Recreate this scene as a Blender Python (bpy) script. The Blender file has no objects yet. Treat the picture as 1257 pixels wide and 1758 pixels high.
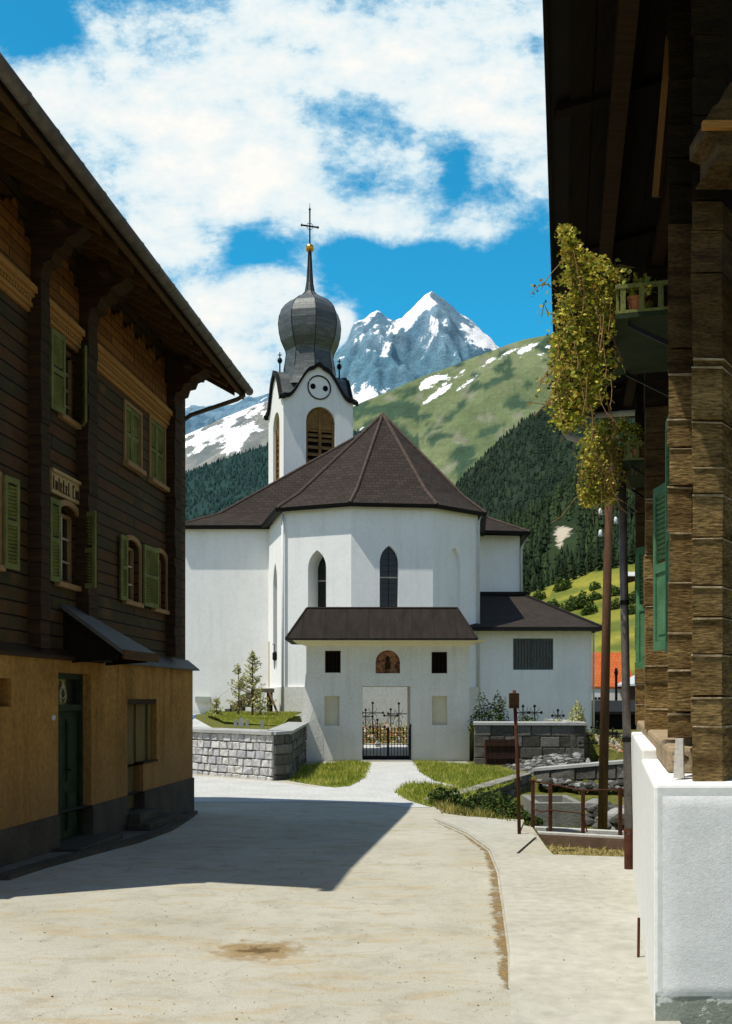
import bpy, bmesh, math, random
from mathutils import Vector, noise
random.seed(7)
sc = bpy.context.scene
C = sc.collection
F = 1700.0; CX = 628.5; HY = 1198.0; EYE = 2.1     # focal length (photo px), vertical line of the view, horizon, eye height

def P(px, py, Y):
    return ((px-CX)/F*Y, Y, EYE-(py-HY)/F*Y)
def lerp(a, b, t): return a+(b-a)*t
def clamp(v, a=0., b=1.): return max(a, min(b, v))
def sstep(a, b, v):
    t = clamp((v-a)/(b-a)); return t*t*(3-2*t)
def pl(pts, x):
    if x <= pts[0][0]: return pts[0][1]
    for (x0, y0), (x1, y1) in zip(pts, pts[1:]):
        if x <= x1: return lerp(y0, y1, (x-x0)/(x1-x0))
    return pts[-1][1]

# ------------------------------------------------------------------ terrain height
def inpoly(x, y, poly):
    c = False; j = len(poly)-1
    for i in range(len(poly)):
        xi, yi = poly[i]; xj, yj = poly[j]
        if (yi > y) != (yj > y) and x < (xj-xi)*(y-yi)/(yj-yi)+xi: c = not c
        j = i
    return c
DITCH = [(2.72, 15.5), (1.6, 18.6), (1.5, 20.2), (4.35, 26.2), (6.0, 25.1), (12, 24.0), (16, 23.5), (16, 15.0), (3.9, 14.85)]
PATCH = [(1.95, 12.2), (2.45, 14.0), (2.72, 15.8), (3.95, 15.2), (5.5, 14.9), (5.5, 12.0)]
def gz(x, y):
    if y < 18: z = 0.2*clamp((18-y)/7.0)+0.08*clamp((10-y)/5.0)
    else: z = 0.0
    if inpoly(x, y, DITCH): return -0.34+0.05*noise.noise(Vector((x, y, 3)))
    if inpoly(x, y, PATCH): return -0.17
    if y > 33.7 and -2.2 <= x <= 3.75: return 0.03+0.14*clamp(y-33.7, 0, 6)
    if x < -2.55 and y > 28.15-(x+5)*0.94 and y > 25.6: return 1.12+0.02*clamp(y-28, 0, 12)
    if x > 7.3 and y > 24.3: return 0.5
    if x > 3.6 and y > 31.6: return 1.0 if x <= 7.3 else 0.5
    return z
def G(px, py, off=0.0):
    z = 0.1
    for _ in range(6):
        Y = F*(EYE-z)/(py-HY); z = (0.2*clamp((18-Y)/7.0)+0.08*clamp((10-Y)/5.0)) if Y < 18 else 0.0
    return ((px-CX)/F*Y, Y, z+off)

# ------------------------------------------------------------------ mesh builder
class MB:
    def __init__(s): s.v = []; s.f = []; s.r = []; s.m = []
    def face(s, pts, r=None, m=0):
        i = len(s.v); s.v += [tuple(p) for p in pts]; s.f.append(tuple(range(i, i+len(pts)))); s.r.append(random.random() if r is None else r); s.m.append(m)
    def tri8(s, P8, r=None):          # eight corners: bottom four, top four, same winding
        i = len(s.v); s.v += [tuple(p) for p in P8]
        rr = random.random() if r is None else r
        for q in ((3,2,1,0),(4,5,6,7),(0,1,5,4),(1,2,6,5),(2,3,7,6),(3,0,4,7)):
            s.f.append(tuple(i+k for k in q)); s.r.append(rr); s.m.append(0)
    def box(s, x0, x1, y0, y1, z0, z1, r=None):
        s.tri8([(x0,y0,z0),(x1,y0,z0),(x1,y1,z0),(x0,y1,z0),(x0,y0,z1),(x1,y0,z1),(x1,y1,z1),(x0,y1,z1)], r)
    def fbox(s, fr, s0, s1, n0, n1, z0, z1, r=None):
        s.tri8([fr(a,b,c) for c in (z0,z1) for a,b in ((s0,n0),(s1,n0),(s1,n1),(s0,n1))], r)
    def prism(s, poly, z0, z1):
        n = len(poly); i = len(s.v)
        s.v += [(p[0],p[1],z0) for p in poly]+[(p[0],p[1],z1) for p in poly]
        s.f.append(tuple(range(i+n-1, i-1, -1))); s.f.append(tuple(range(i+n, i+2*n)))
        for k in range(n): s.f.append((i+k, i+(k+1)%n, i+n+(k+1)%n, i+n+k))
        s.r += [random.random()]*(n+2); s.m += [0]*(n+2)
    def extr(s, pts, vec):            # planar 3D polygon extruded along vec
        n = len(pts); i = len(s.v); s.v += [tuple(p) for p in pts]+[tuple(Vector(p)+Vector(vec)) for p in pts]
        s.f.append(tuple(range(i+n-1, i-1, -1))); s.f.append(tuple(range(i+n, i+2*n)))
        for k in range(n): s.f.append((i+k, i+(k+1)%n, i+n+(k+1)%n, i+n+k))
        s.r += [random.random()]*(n+2); s.m += [0]*(n+2)
    def tube(s, pts, r, n=8, cap=True):
        pts = [Vector(p) for p in pts]; rings = []
        rs = r if isinstance(r, (list, tuple)) else [r]*len(pts)
        rr = random.random()
        for k, p in enumerate(pts):
            d = (pts[min(k+1, len(pts)-1)]-pts[max(k-1, 0)]).normalized()
            a = Vector((0,0,1)) if abs(d.z) < .9 else Vector((1,0,0))
            u = d.cross(a).normalized(); w = d.cross(u)
            i = len(s.v)
            for j in range(n):
                t = 2*math.pi*j/n; s.v.append(tuple(p+(u*math.cos(t)+w*math.sin(t))*rs[k]))
            rings.append(i)
        for a, b in zip(rings, rings[1:]):
            for j in range(n):
                s.f.append((a+j, b+j, b+(j+1)%n, a+(j+1)%n)); s.r.append(rr); s.m.append(0)
        if cap:
            s.f.append(tuple(rings[0]+j for j in range(n))); s.f.append(tuple(rings[-1]+j for j in range(n-1,-1,-1))); s.r += [rr, rr]; s.m += [0, 0]
    def lathe(s, cx, cy, prof, n=8, rot=0.0, cap=True):
        rings = []
        for (r, z) in prof:
            rings.append(len(s.v))
            for j in range(n):
                t = 2*math.pi*j/n+rot; s.v.append((cx+r*math.cos(t), cy+r*math.sin(t), z))
        for a, b in zip(rings, rings[1:]):
            for j in range(n):
                s.f.append((a+j, a+(j+1)%n, b+(j+1)%n, b+j)); s.r.append((j*.37) % 1); s.m.append(0)
        if cap:
            s.f.append(tuple(rings[0]+j for j in range(n-1,-1,-1))); s.f.append(tuple(rings[-1]+j for j in range(n))); s.r += [0, 0]; s.m += [0, 0]
    def leaf(s, p, size, droop=0.3):
        a = random.uniform(0, 6.283); b = random.uniform(-.9, .9)
        u = Vector((math.cos(a), math.sin(a), b*droop*2)).normalized()
        w = u.cross(Vector((random.uniform(-1,1), random.uniform(-1,1), random.uniform(-.2,1)))).normalized()
        p = Vector(p); l = size*random.uniform(.7, 1.3); h = l*.42
        s.face([p-u*l*.5, p-u*l*.05+w*h, p+u*l*.5, p-u*l*.05-w*h])
    def wall(s, fr, s0, s1, z0, z1, ops=(), depth=.2, n=0.0):
        """wall face in frame fr with openings (a,b,c,d,kind) given in s and z; reveals go back by depth"""
        S = sorted({s0, s1, *[v for o in ops for v in o[:2]]}); Z = sorted({z0, z1, *[v for o in ops for v in o[2:4]]})
        for i in range(len(S)-1):
            for j in range(len(Z)-1):
                ms = (S[i]+S[i+1])/2; mz = (Z[j]+Z[j+1])/2
                if ms < s0 or ms > s1 or mz < z0 or mz > z1: continue
                if any(o[0] < ms < o[1] and o[2] < mz < o[3] for o in ops): continue
                s.face([fr(S[i],n,Z[j]), fr(S[i+1],n,Z[j]), fr(S[i+1],n,Z[j+1]), fr(S[i],n,Z[j+1])], .5)
        for o in ops:
            pts = outline(o); dp = o[5] if len(o) > 5 else depth
            for a, b in zip(pts, pts[1:]+pts[:1]):
                s.face([fr(a[0],n,a[1]), fr(b[0],n,b[1]), fr(b[0],n-dp,b[1]), fr(a[0],n-dp,a[1])], .5)
            if o[4] != 'rect':
                a, b, c, d = o[:4]; m = (a+b)/2
                top = [p for p in pts if p[1] > c+1e-6]
                L = [p for p in top if p[0] <= m+1e-6]; R = [p for p in top if p[0] >= m-1e-6]
                L.sort(key=lambda p: p[1]); R.sort(key=lambda p: p[1])
                for Q, e in ((L, a), (R, b)):
                    for p, q in zip(Q, Q[1:]):
                        s.face([fr(p[0],n,p[1]), fr(q[0],n,q[1]), fr(e,n,q[1]), fr(e,n,p[1])], .5)
    def build(s, name, mat, parent=None, smooth=False, bevel=0.0, mats=None, tags=None):
        off = Vector((0,0,0)); o = parent
        while o is not None: off += Vector(o.location); o = o.parent
        me = bpy.data.meshes.new(name)
        me.from_pydata([tuple(Vector(p)-off) for p in s.v], [], s.f)
        if mats:
            for x in mats: me.materials.append(x)
        else: me.materials.append(mat)
        uv = me.uv_layers.new(name='UVMap'); at = me.attributes.new('rnd', 'FLOAT', 'FACE')
        at.data.foreach_set('value', s.r[:len(me.polygons)])
        if mats: me.polygons.foreach_set('material_index', s.m[:len(me.polygons)])
        data = [0.0]*(2*len(me.loops)); V = s.v
        for p in me.polygons:
            nn = p.normal
            if abs(nn.z) > .97: ux, uy, uz = 1,0,0; vx, vy, vz = 0,1,0
            else:
                l = math.hypot(nn.x, nn.y); ux, uy, uz = -nn.y/l, nn.x/l, 0
                vx, vy, vz = nn.y*uz-nn.z*uy, nn.z*ux-nn.x*uz, nn.x*uy-nn.y*ux
            for li, vi in zip(p.loop_indices, p.vertices):
                x, y, z = V[vi]; data[2*li] = x*ux+y*uy+z*uz; data[2*li+1] = x*vx+y*vy+z*vz
        uv.data.foreach_set('uv', data)
        if smooth: me.polygons.foreach_set('use_smooth', [True]*len(me.polygons))
        ob = bpy.data.objects.new(name, me); C.objects.link(ob); ob.parent = parent
        if bevel:
            b = me; bm = bmesh.new(); bm.from_mesh(me); bmesh.ops.remove_doubles(bm, verts=bm.verts, dist=1e-5); bm.to_mesh(me); bm.free()
            md = ob.modifiers.new('bevel', 'BEVEL'); md.width = bevel; md.segments = 2; md.limit_method = 'ANGLE'
        if tags: tag(ob, *tags)
        return ob

def outline(o):
    a, b, c, d, k = o[:5]; m = (a+b)/2; w = (b-a)/2
    if k == 'rect': return [(a,c),(b,c),(b,d),(a,d)]
    if k == 'round':
        cz = d-w; n = 10; arc = [(m+w*math.cos(math.pi*i/n), cz+w*math.sin(math.pi*i/n)) for i in range(n+1)]
    elif k == 'seg':
        h = w*.45; n = 8; arc = [(m+w*math.cos(math.pi*i/n), d-h+h*math.sin(math.pi*i/n)) for i in range(n+1)]
    else:   # lancet
        R = 2*w*1.05; hh = math.sqrt(R*R-(R-w)**2); sp = d-hh; n = 6; arc = []
        a1 = math.acos((R-w)/R)
        for i in range(n+1):
            t = a1*i/n; arc.append((b-R+R*math.cos(t), sp+R*math.sin(t)))
        for i in range(n-1, -1, -1):
            t = a1*i/n; arc.append((a+R-R*math.cos(t), sp+R*math.sin(t)))
    return [(a,c),(b,c)]+arc

def frame(O, d):
    d = Vector(d).normalized()
    nx, ny = d.y, -d.x
    f = lambda s, n, z: (O[0]+s*d.x+n*nx, O[1]+s*d.y+n*ny, z)
    f.O = O; f.d = d; f.n = (nx, ny); return f

def tag(o, label=None, cat=None, group=None, kind=None):
    if label: o['label'] = label
    if cat: o['category'] = cat
    if group: o['group'] = group
    if kind: o['kind'] = kind
    return o
def thing(name, loc, label, cat, group=None):
    o = bpy.data.objects.new(name, None); o.empty_display_size = .2; C.objects.link(o); o.location = loc
    return tag(o, label, cat, group)
def clone(root, loc, rz=0, sc_=1, label=None, group=None):
    r = root.copy(); C.objects.link(r); r.location = loc; r.rotation_euler = (0,0,rz); r.scale = (sc_,)*3
    if label: r['label'] = label
    for ch in root.children:
        c = ch.copy(); C.objects.link(c); c.parent = r
        for g in ch.children:
            d = g.copy(); C.objects.link(d); d.parent = c
    return r

# ------------------------------------------------------------------ materials
class NT:
    def __init__(s, tree): s.t = tree; s.n = tree.nodes; s.l = tree.links
    def node(s, typ, ins=None, **kw):
        nd = s.n.new(typ)
        for k, v in kw.items(): setattr(nd, k, v)
        for k, v in (ins or {}).items():
            if hasattr(v, 'is_linked') or isinstance(v, bpy.types.NodeSocket): s.l.new(v, nd.inputs[k])
            else: nd.inputs[k].default_value = v
        return nd
    def math(s, op, a, b=None, c=None, cl=False):
        i = {0: a}
        if b is not None: i[1] = b
        if c is not None: i[2] = c
        return s.node('ShaderNodeMath', i, operation=op, use_clamp=cl).outputs[0]
    def mix(s, f, a, b, bt='MIX'):
        nd = s.n.new('ShaderNodeMix'); nd.data_type = 'RGBA'; nd.blend_type = bt
        for idx, v in ((0, f), (6, a), (7, b)):
            if isinstance(v, bpy.types.NodeSocket): s.l.new(v, nd.inputs[idx])
            else: nd.inputs[idx].default_value = v if idx == 0 else (*v[:3], 1)
        return nd.outputs[2]
    def ramp(s, f, stops, interp='LINEAR'):
        nd = s.node('ShaderNodeValToRGB', {0: f}); cr = nd.color_ramp; cr.interpolation = interp
        while len(cr.elements) < len(stops): cr.elements.new(.5)
        for e, (p, c) in zip(cr.elements, stops):
            e.position = p; e.color = (*c[:3], 1) if len(c) >= 3 else (c[0],)*3+(1,)
        return nd.outputs[0]
    def noise(s, vec, scale, detail=4, rough=.55, dist=0):
        return s.node('ShaderNodeTexNoise', {'Vector': vec, 'Scale': scale, 'Detail': detail, 'Roughness': rough, 'Distortion': dist}).outputs[0]

def base_mat(name):
    m = bpy.data.materials.new(name); m.use_nodes = True; t = NT(m.node_tree)
    b = m.node_tree.nodes['Principled BSDF']; tc = t.node('ShaderNodeTexCoord'); b.inputs['Specular IOR Level'].default_value = .12
    return m, t, b, tc
def col3(c, k): return tuple(clamp(x*k) for x in c)

def M_noise(name, c1, c2, scale=4, rough=.85, bump=.2, bscale=None, metal=0, fine=.12, coord='Object', stretch=(1,1,1), dist=0.02, dirt=None, streak=0):
    m, t, b, tc = base_mat(name)
    mp = t.node('ShaderNodeMapping', {'Vector': tc.outputs[coord], 'Scale': stretch}).outputs[0]
    n1 = t.noise(mp, scale, 5); n2 = t.noise(mp, scale*11, 3)
    c = t.mix(t.math('MULTIPLY_ADD', n1, 2.4, -.7, cl=True), c1, c2)
    c = t.mix(1, c, t.ramp(n2, [(.25, (1-fine*2,)*3), (.75, (1+0*fine,)*3)]), 'MULTIPLY')
    if streak:    # rain streaks and old patches
        sm = t.node('ShaderNodeMapping', {'Vector': tc.outputs['Object'], 'Scale': (1.6, 1.6, .14)}).outputs[0]
        c = t.mix(1, c, t.ramp(t.noise(sm, 2.2, 6, .7), [(.36, (1-streak, 1-streak, 1-streak*1.15)), (.52, (1,1,1))]), 'MULTIPLY')
        c = t.mix(1, c, t.ramp(t.noise(tc.outputs['Object'], .45, 5, .7), [(.38, (1-streak*.6,)*3), (.44, (1,1,1))]), 'MULTIPLY')
    if dirt:      # dirt = (z0, z1, colour): grime rising from the foot of the wall
        z = t.node('ShaderNodeSeparateXYZ', {0: t.node('ShaderNodeNewGeometry').outputs['Position']}).outputs[2]
        f = t.math('MULTIPLY', t.node('ShaderNodeMapRange', {0: z, 1: dirt[0], 2: dirt[1], 3: 1.0, 4: 0.0}).outputs[0], t.math('MULTIPLY_ADD', n1, 1.6, -.1, cl=True))
        c = t.mix(f, c, dirt[2])
    t.l.new(c, b.inputs['Base Color']); b.inputs['Roughness'].default_value = rough; b.inputs['Metallic'].default_value = metal
    bn = t.noise(mp, bscale or scale*8, 6, .6)
    bp = t.node('ShaderNodeBump', {'Height': bn, 'Strength': bump, 'Distance': dist}); t.l.new(bp.outputs[0], b.inputs['Normal'])
    return m
def M_brick(name, cols, mortar, w, h, msize=.012, bump=.6, rough=.85, offs=.5, squash=1., dist=.02, noisy=.35, warp=.03, var=3.0, rot=0, speck=None):
    m, t, b, tc = base_mat(name)
    uv = t.node('ShaderNodeMapping', {'Vector': tc.outputs['UV'], 'Rotation': (0, 0, rot)}).outputs[0]
    wn = t.node('ShaderNodeTexNoise', {'Vector': uv, 'Scale': 2.5, 'Detail': 3})
    v = t.node('ShaderNodeVectorMath', {0: t.node('ShaderNodeVectorMath', {0: wn.outputs[1], 1: (.5,.5,.5)}, operation='SUBTRACT').outputs[0], 1: (warp, warp, 0)}, operation='MULTIPLY').outputs[0]
    v = t.node('ShaderNodeVectorMath', {0: uv, 1: v}, operation='ADD').outputs[0]
    br = t.node('ShaderNodeTexBrick', {'Vector': v, 'Color1': (0,0,0,1), 'Color2': (1,1,1,1), 'Mortar': (.5,.5,.5,1), 'Scale': 1.0, 'Mortar Size': msize, 'Mortar Smooth': .3, 'Bias': 0, 'Brick Width': w, 'Row Height': h}, offset=offs, squash=squash)
    n1 = t.noise(tc.outputs['Object'], var, 5)
    f = t.math('ADD', t.math('MULTIPLY', t.node('ShaderNodeSeparateColor', {0: br.outputs[0]}).outputs[0], 1-noisy), t.math('MULTIPLY', n1, noisy), cl=True)
    k = len(cols)-1; c = t.ramp(f, [(.1+.8*i/k, cc) for i, cc in enumerate(cols)])
    fn = t.noise(tc.outputs['Object'], 40, 4); c = t.mix(1, c, t.ramp(fn, [(.3, (.78,)*3), (.7, (1,)*3)]), 'MULTIPLY')
    if speck:
        sn = t.noise(v, speck[1], 2, .5); c = t.mix(t.math('MULTIPLY_ADD', sn, 30, -30*speck[2], cl=True), c, speck[0])
    c = t.mix(br.outputs[1], c, mortar); t.l.new(c, b.inputs['Base Color']); b.inputs['Roughness'].default_value = rough
    hgt = t.math('ADD', t.math('SUBTRACT', 1.0, br.outputs[1]), t.math('MULTIPLY', fn, .35))
    bp = t.node('ShaderNodeBump', {'Height': hgt, 'Strength': bump, 'Distance': dist}); t.l.new(bp.outputs[0], b.inputs['Normal'])
    return m
def M_leaf(name, cols, rough=.6, trans=.25):
    m, t, b, tc = base_mat(name)
    a = t.node('ShaderNodeAttribute', attribute_name='rnd').outputs['Fac']; k = len(cols)-1
    c = t.ramp(a, [(i/k, cc) for i, cc in enumerate(cols)]); t.l.new(c, b.inputs['Base Color']); b.inputs['Roughness'].default_value = rough
    b.inputs['Specular IOR Level'].default_value = .2
    if trans:
        tr = t.node('ShaderNodeBsdfTranslucent', {0: c}); mx = t.node('ShaderNodeMixShader', {0: trans, 1: b.outputs[0], 2: tr.outputs[0]})
        t.l.new(mx.outputs[0], m.node_tree.nodes['Material Output'].inputs[0])
    return m
def M_flat(name, c, rough=.6, metal=0): return M_noise(name, col3(c, .8), col3(c, 1.15), 6, rough, .1, metal=metal)
def M_wood(name, c1, c2, horiz=True, rough=.8, scale=3, bump=.4):
    return M_noise(name, c1, c2, scale, rough, bump, coord='UV', stretch=(.35, 6, 1) if horiz else (6, .35, 1), fine=.25, bscale=9)

white = M_noise('white_plaster', (.90,.895,.865), (.94,.935,.91), .7, .9, .35, 22, fine=.04, dist=.015, dirt=(0.2, 2.2, (.74,.72,.65)), streak=.055)
cream = M_noise('cream_plaster', (.76,.74,.655), (.84,.82,.74), 1.2, .92, .6, 14, fine=.08, dist=.025, dirt=(0, 1.2, (.50,.52,.47)), streak=.08)
creamY = M_noise('yellow_cream_plaster', (.84,.74,.50), (.88,.80,.58), 2, .92, .2)
ochre = M_noise('ochre_plaster', (.37,.185,.042), (.50,.26,.065), 1.4, .92, .7, 22, fine=.22, dist=.02, dirt=(.2, 1.9, (.20,.115,.05)), streak=.35)
plinthG = M_noise('plinth_render', (.055,.046,.034), (.10,.085,.062), 2.2, .9, .5, 20, fine=.2)
shingle = M_brick('brown_roof_shingles', [(.026,.020,.016),(.042,.032,.025),(.060,.046,.036)], (.016,.012,.010), .30, .21, .010, .8, .85, dist=.025, speck=((.004,.004,.004), 3.2, .70), noisy=.65, warp=.05)
for nd in shingle.node_tree.nodes:
    if nd.type == 'BSDF_PRINCIPLED': nd.inputs['Specular IOR Level'].default_value = .15
sheetR = M_noise('brown_sheet_roof', (.024,.019,.015), (.044,.035,.028), 1.5, .75, .3, coord='UV', stretch=(3,.6,1), fine=.3)
darktrim = M_flat('dark_eave_trim', (.014,.012,.011), .6)
woodL = M_brick('dark_log_wall', [(.024,.014,.006),(.095,.042,.014),(.045,.038,.015),(.19,.078,.024)], (.008,.004,.003), 6.0, .17, .012, .9, .8, dist=.03, noisy=.75, warp=.02, var=2.2)
woodPost = M_wood('dark_log_ends', (.022,.013,.006), (.075,.038,.014))
woodOc = M_wood('ochre_timber', (.34,.155,.036), (.52,.26,.07))
woodBr = M_brick('brown_timber_boards', [(.11,.040,.009),(.21,.082,.016),(.30,.125,.026)], (.05,.025,.010), .9, .13, .010, .7, .8, noisy=.5, warp=.04, var=8)
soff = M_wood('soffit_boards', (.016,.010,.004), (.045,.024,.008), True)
raft = M_wood('rafter_timber', (.06,.030,.009), (.14,.068,.018))
shutG = M_noise('faded_green_paint', (.12,.13,.035), (.24,.245,.07), 5, .7, .3, fine=.25)
shutD = M_noise('dark_green_paint', (.012,.022,.008), (.030,.048,.018), 5, .6, .3, fine=.25)
shutB = M_noise('bright_green_paint', (.055,.16,.075), (.11,.26,.13), 5, .6, .25, fine=.2)
frameO = M_wood('ochre_window_frame', (.33,.18,.075), (.45,.27,.12), False)
frameW = M_flat('pale_window_bars', (.55,.48,.36))
glassD = M_noise('dark_window_glass', (.010,.012,.011), (.022,.024,.022), 3, .15, .02); glassD.node_tree.nodes['Principled BSDF'].inputs['Specular IOR Level'].default_value = .4
metalG = M_noise('grey_sheet_metal', (.075,.068,.06), (.13,.118,.105), 3, .55, .2, metal=.2)
gutterM = M_noise('weathered_gutter_metal', (.085,.07,.055), (.16,.135,.105), 7, .55, .2, metal=.15)
copper = M_brick('tower_metal_shingles', [(.055,.062,.06),(.10,.112,.108),(.16,.178,.17)], (.045,.05,.047), .45, .16, .010, .5, .42, noisy=.6, dist=.015)
for nd in copper.node_tree.nodes:
    if nd.type == 'BSDF_PRINCIPLED': nd.inputs['Metallic'].default_value = .2
iron = M_flat('black_iron', (.014,.013,.012), .5)
rust = M_noise('rusty_iron', (.075,.028,.015), (.15,.055,.028), 8, .8, .3, fine=.3)
gold = M_flat('gilded_copper', (.85,.45,.08), .3, .9)
brownL = M_noise('belfry_louvre_wood', (.16,.085,.03), (.30,.17,.06), 4, .8, .3)
nightM = M_flat('dark_interior', (.008,.007,.006), .9)
stoneW = M_brick('light_retaining_blocks', [(.27,.26,.26),(.40,.40,.40),(.54,.53,.50)], (.12,.105,.09), .46, .245, .02, 1., .9, noisy=.4, dist=.05, warp=.07)
stoneD = M_brick('dark_stone_blocks', [(.075,.072,.062),(.13,.125,.11),(.18,.17,.15)], (.20,.19,.16), .62, .30, .014, .9, .9, noisy=.5, dist=.04, warp=.06)
rubble = M_noise('rubble_stone', (.05,.048,.04), (.18,.175,.155), 2.2, .9, .8, 12, fine=.3, dist=.05)
cap = M_noise('stone_coping', (.33,.335,.32), (.47,.465,.44), 2, .85, .3)
concrete = M_noise('concrete', (.46,.45,.41), (.58,.57,.52), 1.5, .9, .3, fine=.12)
logR = M_noise('sunlit_log_timber', (.15,.088,.026), (.56,.37,.145), 1.7, .85, 1.0, coord='Object', stretch=(1,1,4.5), fine=.45, bscale=16, dist=.03)
lipM = M_noise('pale_worn_timber', (.28,.19,.09), (.62,.50,.32), 14, .85, .5, fine=.3)
logRm = M_noise('half_shaded_logs', (.045,.027,.010), (.17,.105,.04), 3, .8, .8, stretch=(1,1,5), fine=.4, bscale=14, dist=.02)  # middle log tone, darkened to stand for the eave's shade
logRk = M_noise('deep_shaded_logs', (.012,.008,.004), (.036,.022,.010), 3, .8, .8, stretch=(1,1,5), fine=.4, bscale=14, dist=.02)  # upper log tone, darker still for shade under the eave
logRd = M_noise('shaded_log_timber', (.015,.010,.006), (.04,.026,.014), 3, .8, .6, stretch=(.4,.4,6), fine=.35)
blackW = M_noise('black_boards', (.005,.0035,.002), (.016,.009,.005), 3, .85, .4, stretch=(5,.4,1), fine=.3)  # near-black boards for undersides, eaves and gallery
plastR = M_noise('rough_white_render', (.84,.83,.80), (.90,.895,.87), 3, .95, .35, 90, fine=.08, dist=.006)
plastS = M_noise('smooth_white_render', (.82,.815,.77), (.89,.885,.84), 1.6, .9, .3, 15, fine=.07, dist=.01)
terrac = M_noise('terracotta', (.35,.12,.05), (.5,.2,.08), 6, .8, .2)
orangeT = M_brick('orange_roof_tiles', [(.48,.11,.025),(.60,.15,.04)], (.30,.07,.02), .25, .35, .02, .5)
zink = M_noise('galvanised_pole', (.15,.13,.12), (.30,.27,.25), 5, .5, .2, metal=.3, fine=.25)
poleW = M_noise('telegraph_pole_wood', (.11,.055,.03), (.22,.12,.065), 3, .85, .5, stretch=(5,5,.5), fine=.3)
porc = M_flat('porcelain', (.8,.85,.9), .25)
soil = M_noise('soil', (.09,.07,.04), (.20,.16,.08), 2, .95, .6, fine=.3)
bark = M_noise('bark', (.07,.045,.03), (.15,.10,.06), 8, .9, .6)

# ------------------------------------------------------------------ light, sky, camera
SUNV = Vector((3.05, 1.5, -7.8)).normalized()
sun_el = math.asin(-SUNV.z); sun_az = math.atan2(-SUNV.x, -SUNV.y)
sl = bpy.data.lights.new('sun', 'SUN'); sl.energy = 5.0; sl.angle = math.radians(.5); sl.color = (1, .95, .85)
so = bpy.data.objects.new('sun', sl); C.objects.link(so); so.rotation_euler = SUNV.to_track_quat('-Z', 'Y').to_euler(); so.location = (-10, -5, 30)
w = bpy.data.worlds.new('World'); sc.world = w; w.use_nodes = True
t = NT(w.node_tree); bg = w.node_tree.nodes['Background']; wo = w.node_tree.nodes['World Output']
sky = t.node('ShaderNodeTexSky', sky_type='NISHITA', sun_disc=False, sun_elevation=sun_el, sun_rotation=sun_az, altitude=1400, air_density=1.0, dust_density=.3, ozone_density=2.0)
skyA = t.mix(1, sky.outputs[0], (.98, .93, .88), 'MULTIPLY'); skyB = t.mix(1, sky.outputs[0], (.16, 1.26, 1.33), 'MULTIPLY')
bg.inputs[1].default_value = .148
tc = t.node('ShaderNodeTexCoord'); sep = t.node('ShaderNodeSeparateXYZ', {0: tc.outputs['Generated']})
t.l.new(t.mix(t.node('ShaderNodeMapRange', {0: sep.outputs[1], 1: .3, 2: .75, 3: 0., 4: 1.}).outputs[0], skyA, skyB), bg.inputs[0])
yy = t.math('MAXIMUM', sep.outputs[1], .08)
u = t.math('DIVIDE', sep.outputs[0], yy); v = t.math('DIVIDE', sep.outputs[2], yy)
uvv = t.node('ShaderNodeCombineXYZ', {0: u, 1: t.math('MULTIPLY', v, 1.5), 2: 0}).outputs[0]
n1 = t.noise(uvv, 6.5, 12, .66, .15); n2 = t.noise(uvv, 22, 10, .65)
bias = None
for (px, py, rx, ry, wt) in [(50, 40, 130, 85, -.9), (10,-90,200,110,-.5), (435, 432, 75, 42, -.75), (560, 0, 150, 30, -.28), (645, 215, 50, 40, -.2), (622, 310, 40, 26, -.5), (785, 285, 36, 70, -.72), (690,325,40,22,-.4), (715,290,30,30,.35), (480,300,150,70,.45), (300,400,130,70,.5),
                             (700, 500, 190, 75, -1.), (880, 530, 200, 110, -1.1), (930, 430, 80, 60, -.6), (610, 420, 60, 40, -.45), (590, 545, 22, 40, .75), (500, 480, 60,30,.4), (400, 560, 170, 90, .5), (350, 690, 200, 40, .15),
                             (700, 400, 130, 28, .35), (850, 390, 110, 40, .4), (300, 200, 300, 150, .45), (800, 120, 250, 100, .4), (100, 170, 90, 40, .3)]:
    du = t.math('DIVIDE', t.math('SUBTRACT', u, (px-CX)/F), rx/F); dv = t.math('DIVIDE', t.math('SUBTRACT', v, (HY-py)/F), ry/F)
    e = t.math('EXPONENT', t.math('MULTIPLY', t.math('ADD', t.math('MULTIPLY', du, du), t.math('MULTIPLY', dv, dv)), -1.0))
    e = t.math('MULTIPLY', e, wt); bias = e if bias is None else t.math('ADD', bias, e)
dens = t.math('ADD', t.math('ADD', t.math('MULTIPLY', t.math('SUBTRACT', n1, .5), 3.4), t.math('MULTIPLY', t.math('SUBTRACT', n2, .5), .9)), t.math('ADD', bias, .38))
alpha = t.node('ShaderNodeMapRange', {0: dens, 1: -.15, 2: .55, 3: 0., 4: 1.}, interpolation_type='SMOOTHSTEP').outputs[0]
fade = t.math('MULTIPLY', t.node('ShaderNodeMapRange', {0: sep.outputs[1], 1: .15, 2: .5, 3: 0., 4: 1.}).outputs[0], t.node('ShaderNodeMapRange', {0: v, 1: .75, 2: 1.3, 3: 1., 4: 0.}).outputs[0])
alpha = t.math('MULTIPLY', alpha, fade)
core = t.node('ShaderNodeMapRange', {0: t.math('ADD', dens, t.math('MULTIPLY', t.math('SUBTRACT', n2, .5), .9)), 1: .15, 2: 1.25, 3: 0., 4: 1.}).outputs[0]
cc = t.ramp(core, [(0, (.50,.74,.88)), (.45, (.80,.90,.93)), (1, (1.0,.985,.94))])
bg2 = t.node('ShaderNodeBackground', {0: cc, 1: 1.0})
mx = t.node('ShaderNodeMixShader', {0: alpha, 1: bg.outputs[0], 2: bg2.outputs[0]}); t.l.new(mx.outputs[0], wo.inputs[0])
cam = bpy.data.cameras.new('camera'); co = bpy.data.objects.new('camera', cam); C.objects.link(co); sc.camera = co
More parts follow.
